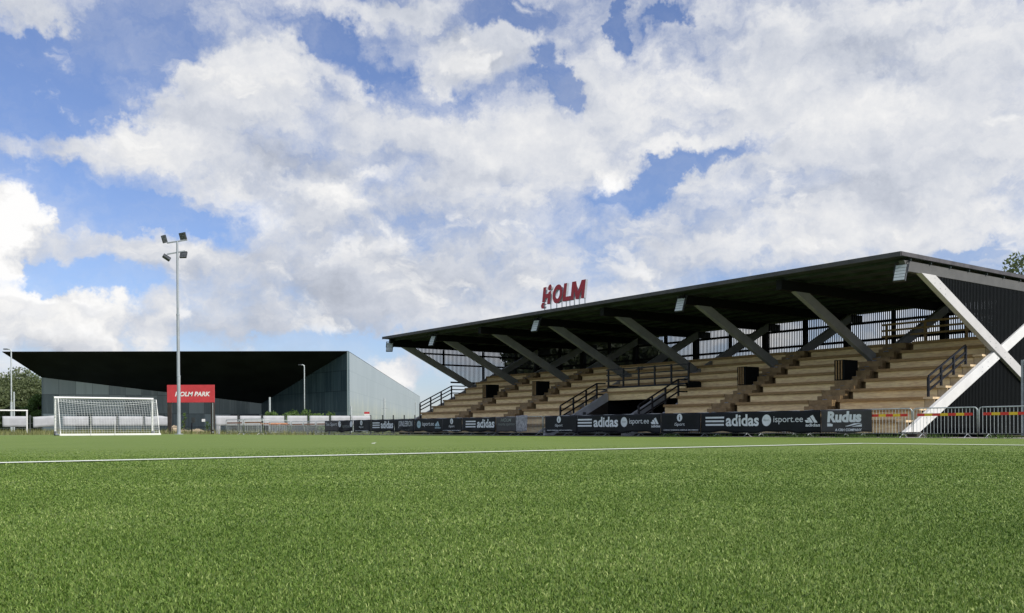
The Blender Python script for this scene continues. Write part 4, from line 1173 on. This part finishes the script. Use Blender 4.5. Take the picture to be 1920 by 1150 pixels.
for i, (px, py, Z, wd, lb) in enumerate(((528, 772, 100, 3.4, 'green bush showing above the fence right of the short white pole'), (552, 765, 104, 3.0, 'tallest green bush left of the street lamp'), (585, 774, 100, 2.6, 'low green bush right of the street lamp'), (603, 771, 104, 2.6, 'green bush at the end of the dark glass wall'))):
    bush(px, py, Z, wd, lb, 1400, .15, seed=20 + i)
# heap of earth behind the gate
HP = at(345, HC, 90); b = MB(); rg = random.Random(3); NXh = 22
for j in range(9):
    for i in range(NXh + 1):
        u = i / NXh; v = j / 8; hgt = (max(0, 1 - abs(u - .22) / .24) * .72 + max(0, 1 - abs(u - .62) / .36) * .42) * math.sin(math.pi * v) ** .7
        b.v.append((-2.0 + 5.2 * u, -1.5 + 3 * v, hgt * rg.uniform(.8, 1.2) * 1.15 - .02))
for j in range(8):
    for i in range(NXh): b.f.append((j * (NXh + 1) + i, j * (NXh + 1) + i + 1, (j + 1) * (NXh + 1) + i + 1, (j + 1) * (NXh + 1) + i))
tag(b.build('earth_heap', M['dirt'], None, smooth=True, loc=(HP.x, 90, .05)), 'pale heap of earth behind the gate', 'earth heap')


def tufts(name, pts, h, wd, m, label, seed, cat='grass'):
    rg = np.random.default_rng(seed); pts = np.asarray(pts, float); n = len(pts)
    a = rg.uniform(0, 6.28, n); H = h * rg.uniform(.4, 1.3, n); wv = wd * rg.uniform(.6, 1.4, n)
    dx, dy = np.cos(a) * wv / 2, np.sin(a) * wv / 2; ln = rg.normal(0, .3, (n, 2)) * H[:, None]
    v = np.empty((n, 3, 3)); gz_ = ground_z(pts[:, 0], pts[:, 1]) - .05
    v[:, 0] = np.stack([pts[:, 0] - dx, pts[:, 1] - dy, gz_], 1); v[:, 1] = np.stack([pts[:, 0] + dx, pts[:, 1] + dy, gz_], 1); v[:, 2] = np.stack([pts[:, 0] + ln[:, 0], pts[:, 1] + ln[:, 1], gz_ + H], 1)
    me = bpy.data.meshes.new(name); me.vertices.add(n * 3); me.vertices.foreach_set('co', v.ravel())
    me.loops.add(n * 3); me.loops.foreach_set('vertex_index', np.arange(n * 3, dtype=np.int32)); me.polygons.add(n); me.polygons.foreach_set('loop_start', np.arange(0, n * 3, 3, dtype=np.int32)); me.update(calc_edges=True)
    me.materials.append(m); o = bpy.data.objects.new(name, me); col.objects.link(o); tag(o, label, cat, kind='stuff')


pp = []
for _ in range(26000):
    q = W(RNG.uniform(-82, -44), RNG.uniform(-85, -3)); pp.append((q.x, q.y))
tufts('rough_grass', pp, .42, .05, M['rough_grass'], 'rough dry grass around the fence', 8)
pp = []
for _ in range(1500):
    c = random.choice((-.9, -1.2, -1.6, -3.4, -4.2, -5.5, .2, 2.2, 4.4, -8, -11)); q = W(c + RNG.normal(0, .35), -2.45 + RNG.normal(0, .12)); pp.append((q.x, q.y))
tufts('weeds', pp, .20, .03, M['leaf_bush'], 'sparse weeds along the foot of the barriers', 9, 'weeds')
# a scrap of paper on the turf
p = at(700, 828.5, 26); b = MB(); b.quad((-.05, -.03, .012), (.04, -.03, .015), (.05, .03, .03), (-.03, .03, .02)); b.quad((.04, -.03, .016), (.08, -.01, .045), (.05, .03, .031))
o = b.build('paper_scrap', M['paper'], None, loc=(p.x, 26, .01)); tag(o, 'crumpled white paper scrap lying on the far turf', 'litter')
s_ = o.modifiers.new('solid', 'SOLIDIFY'); s_.thickness = .004
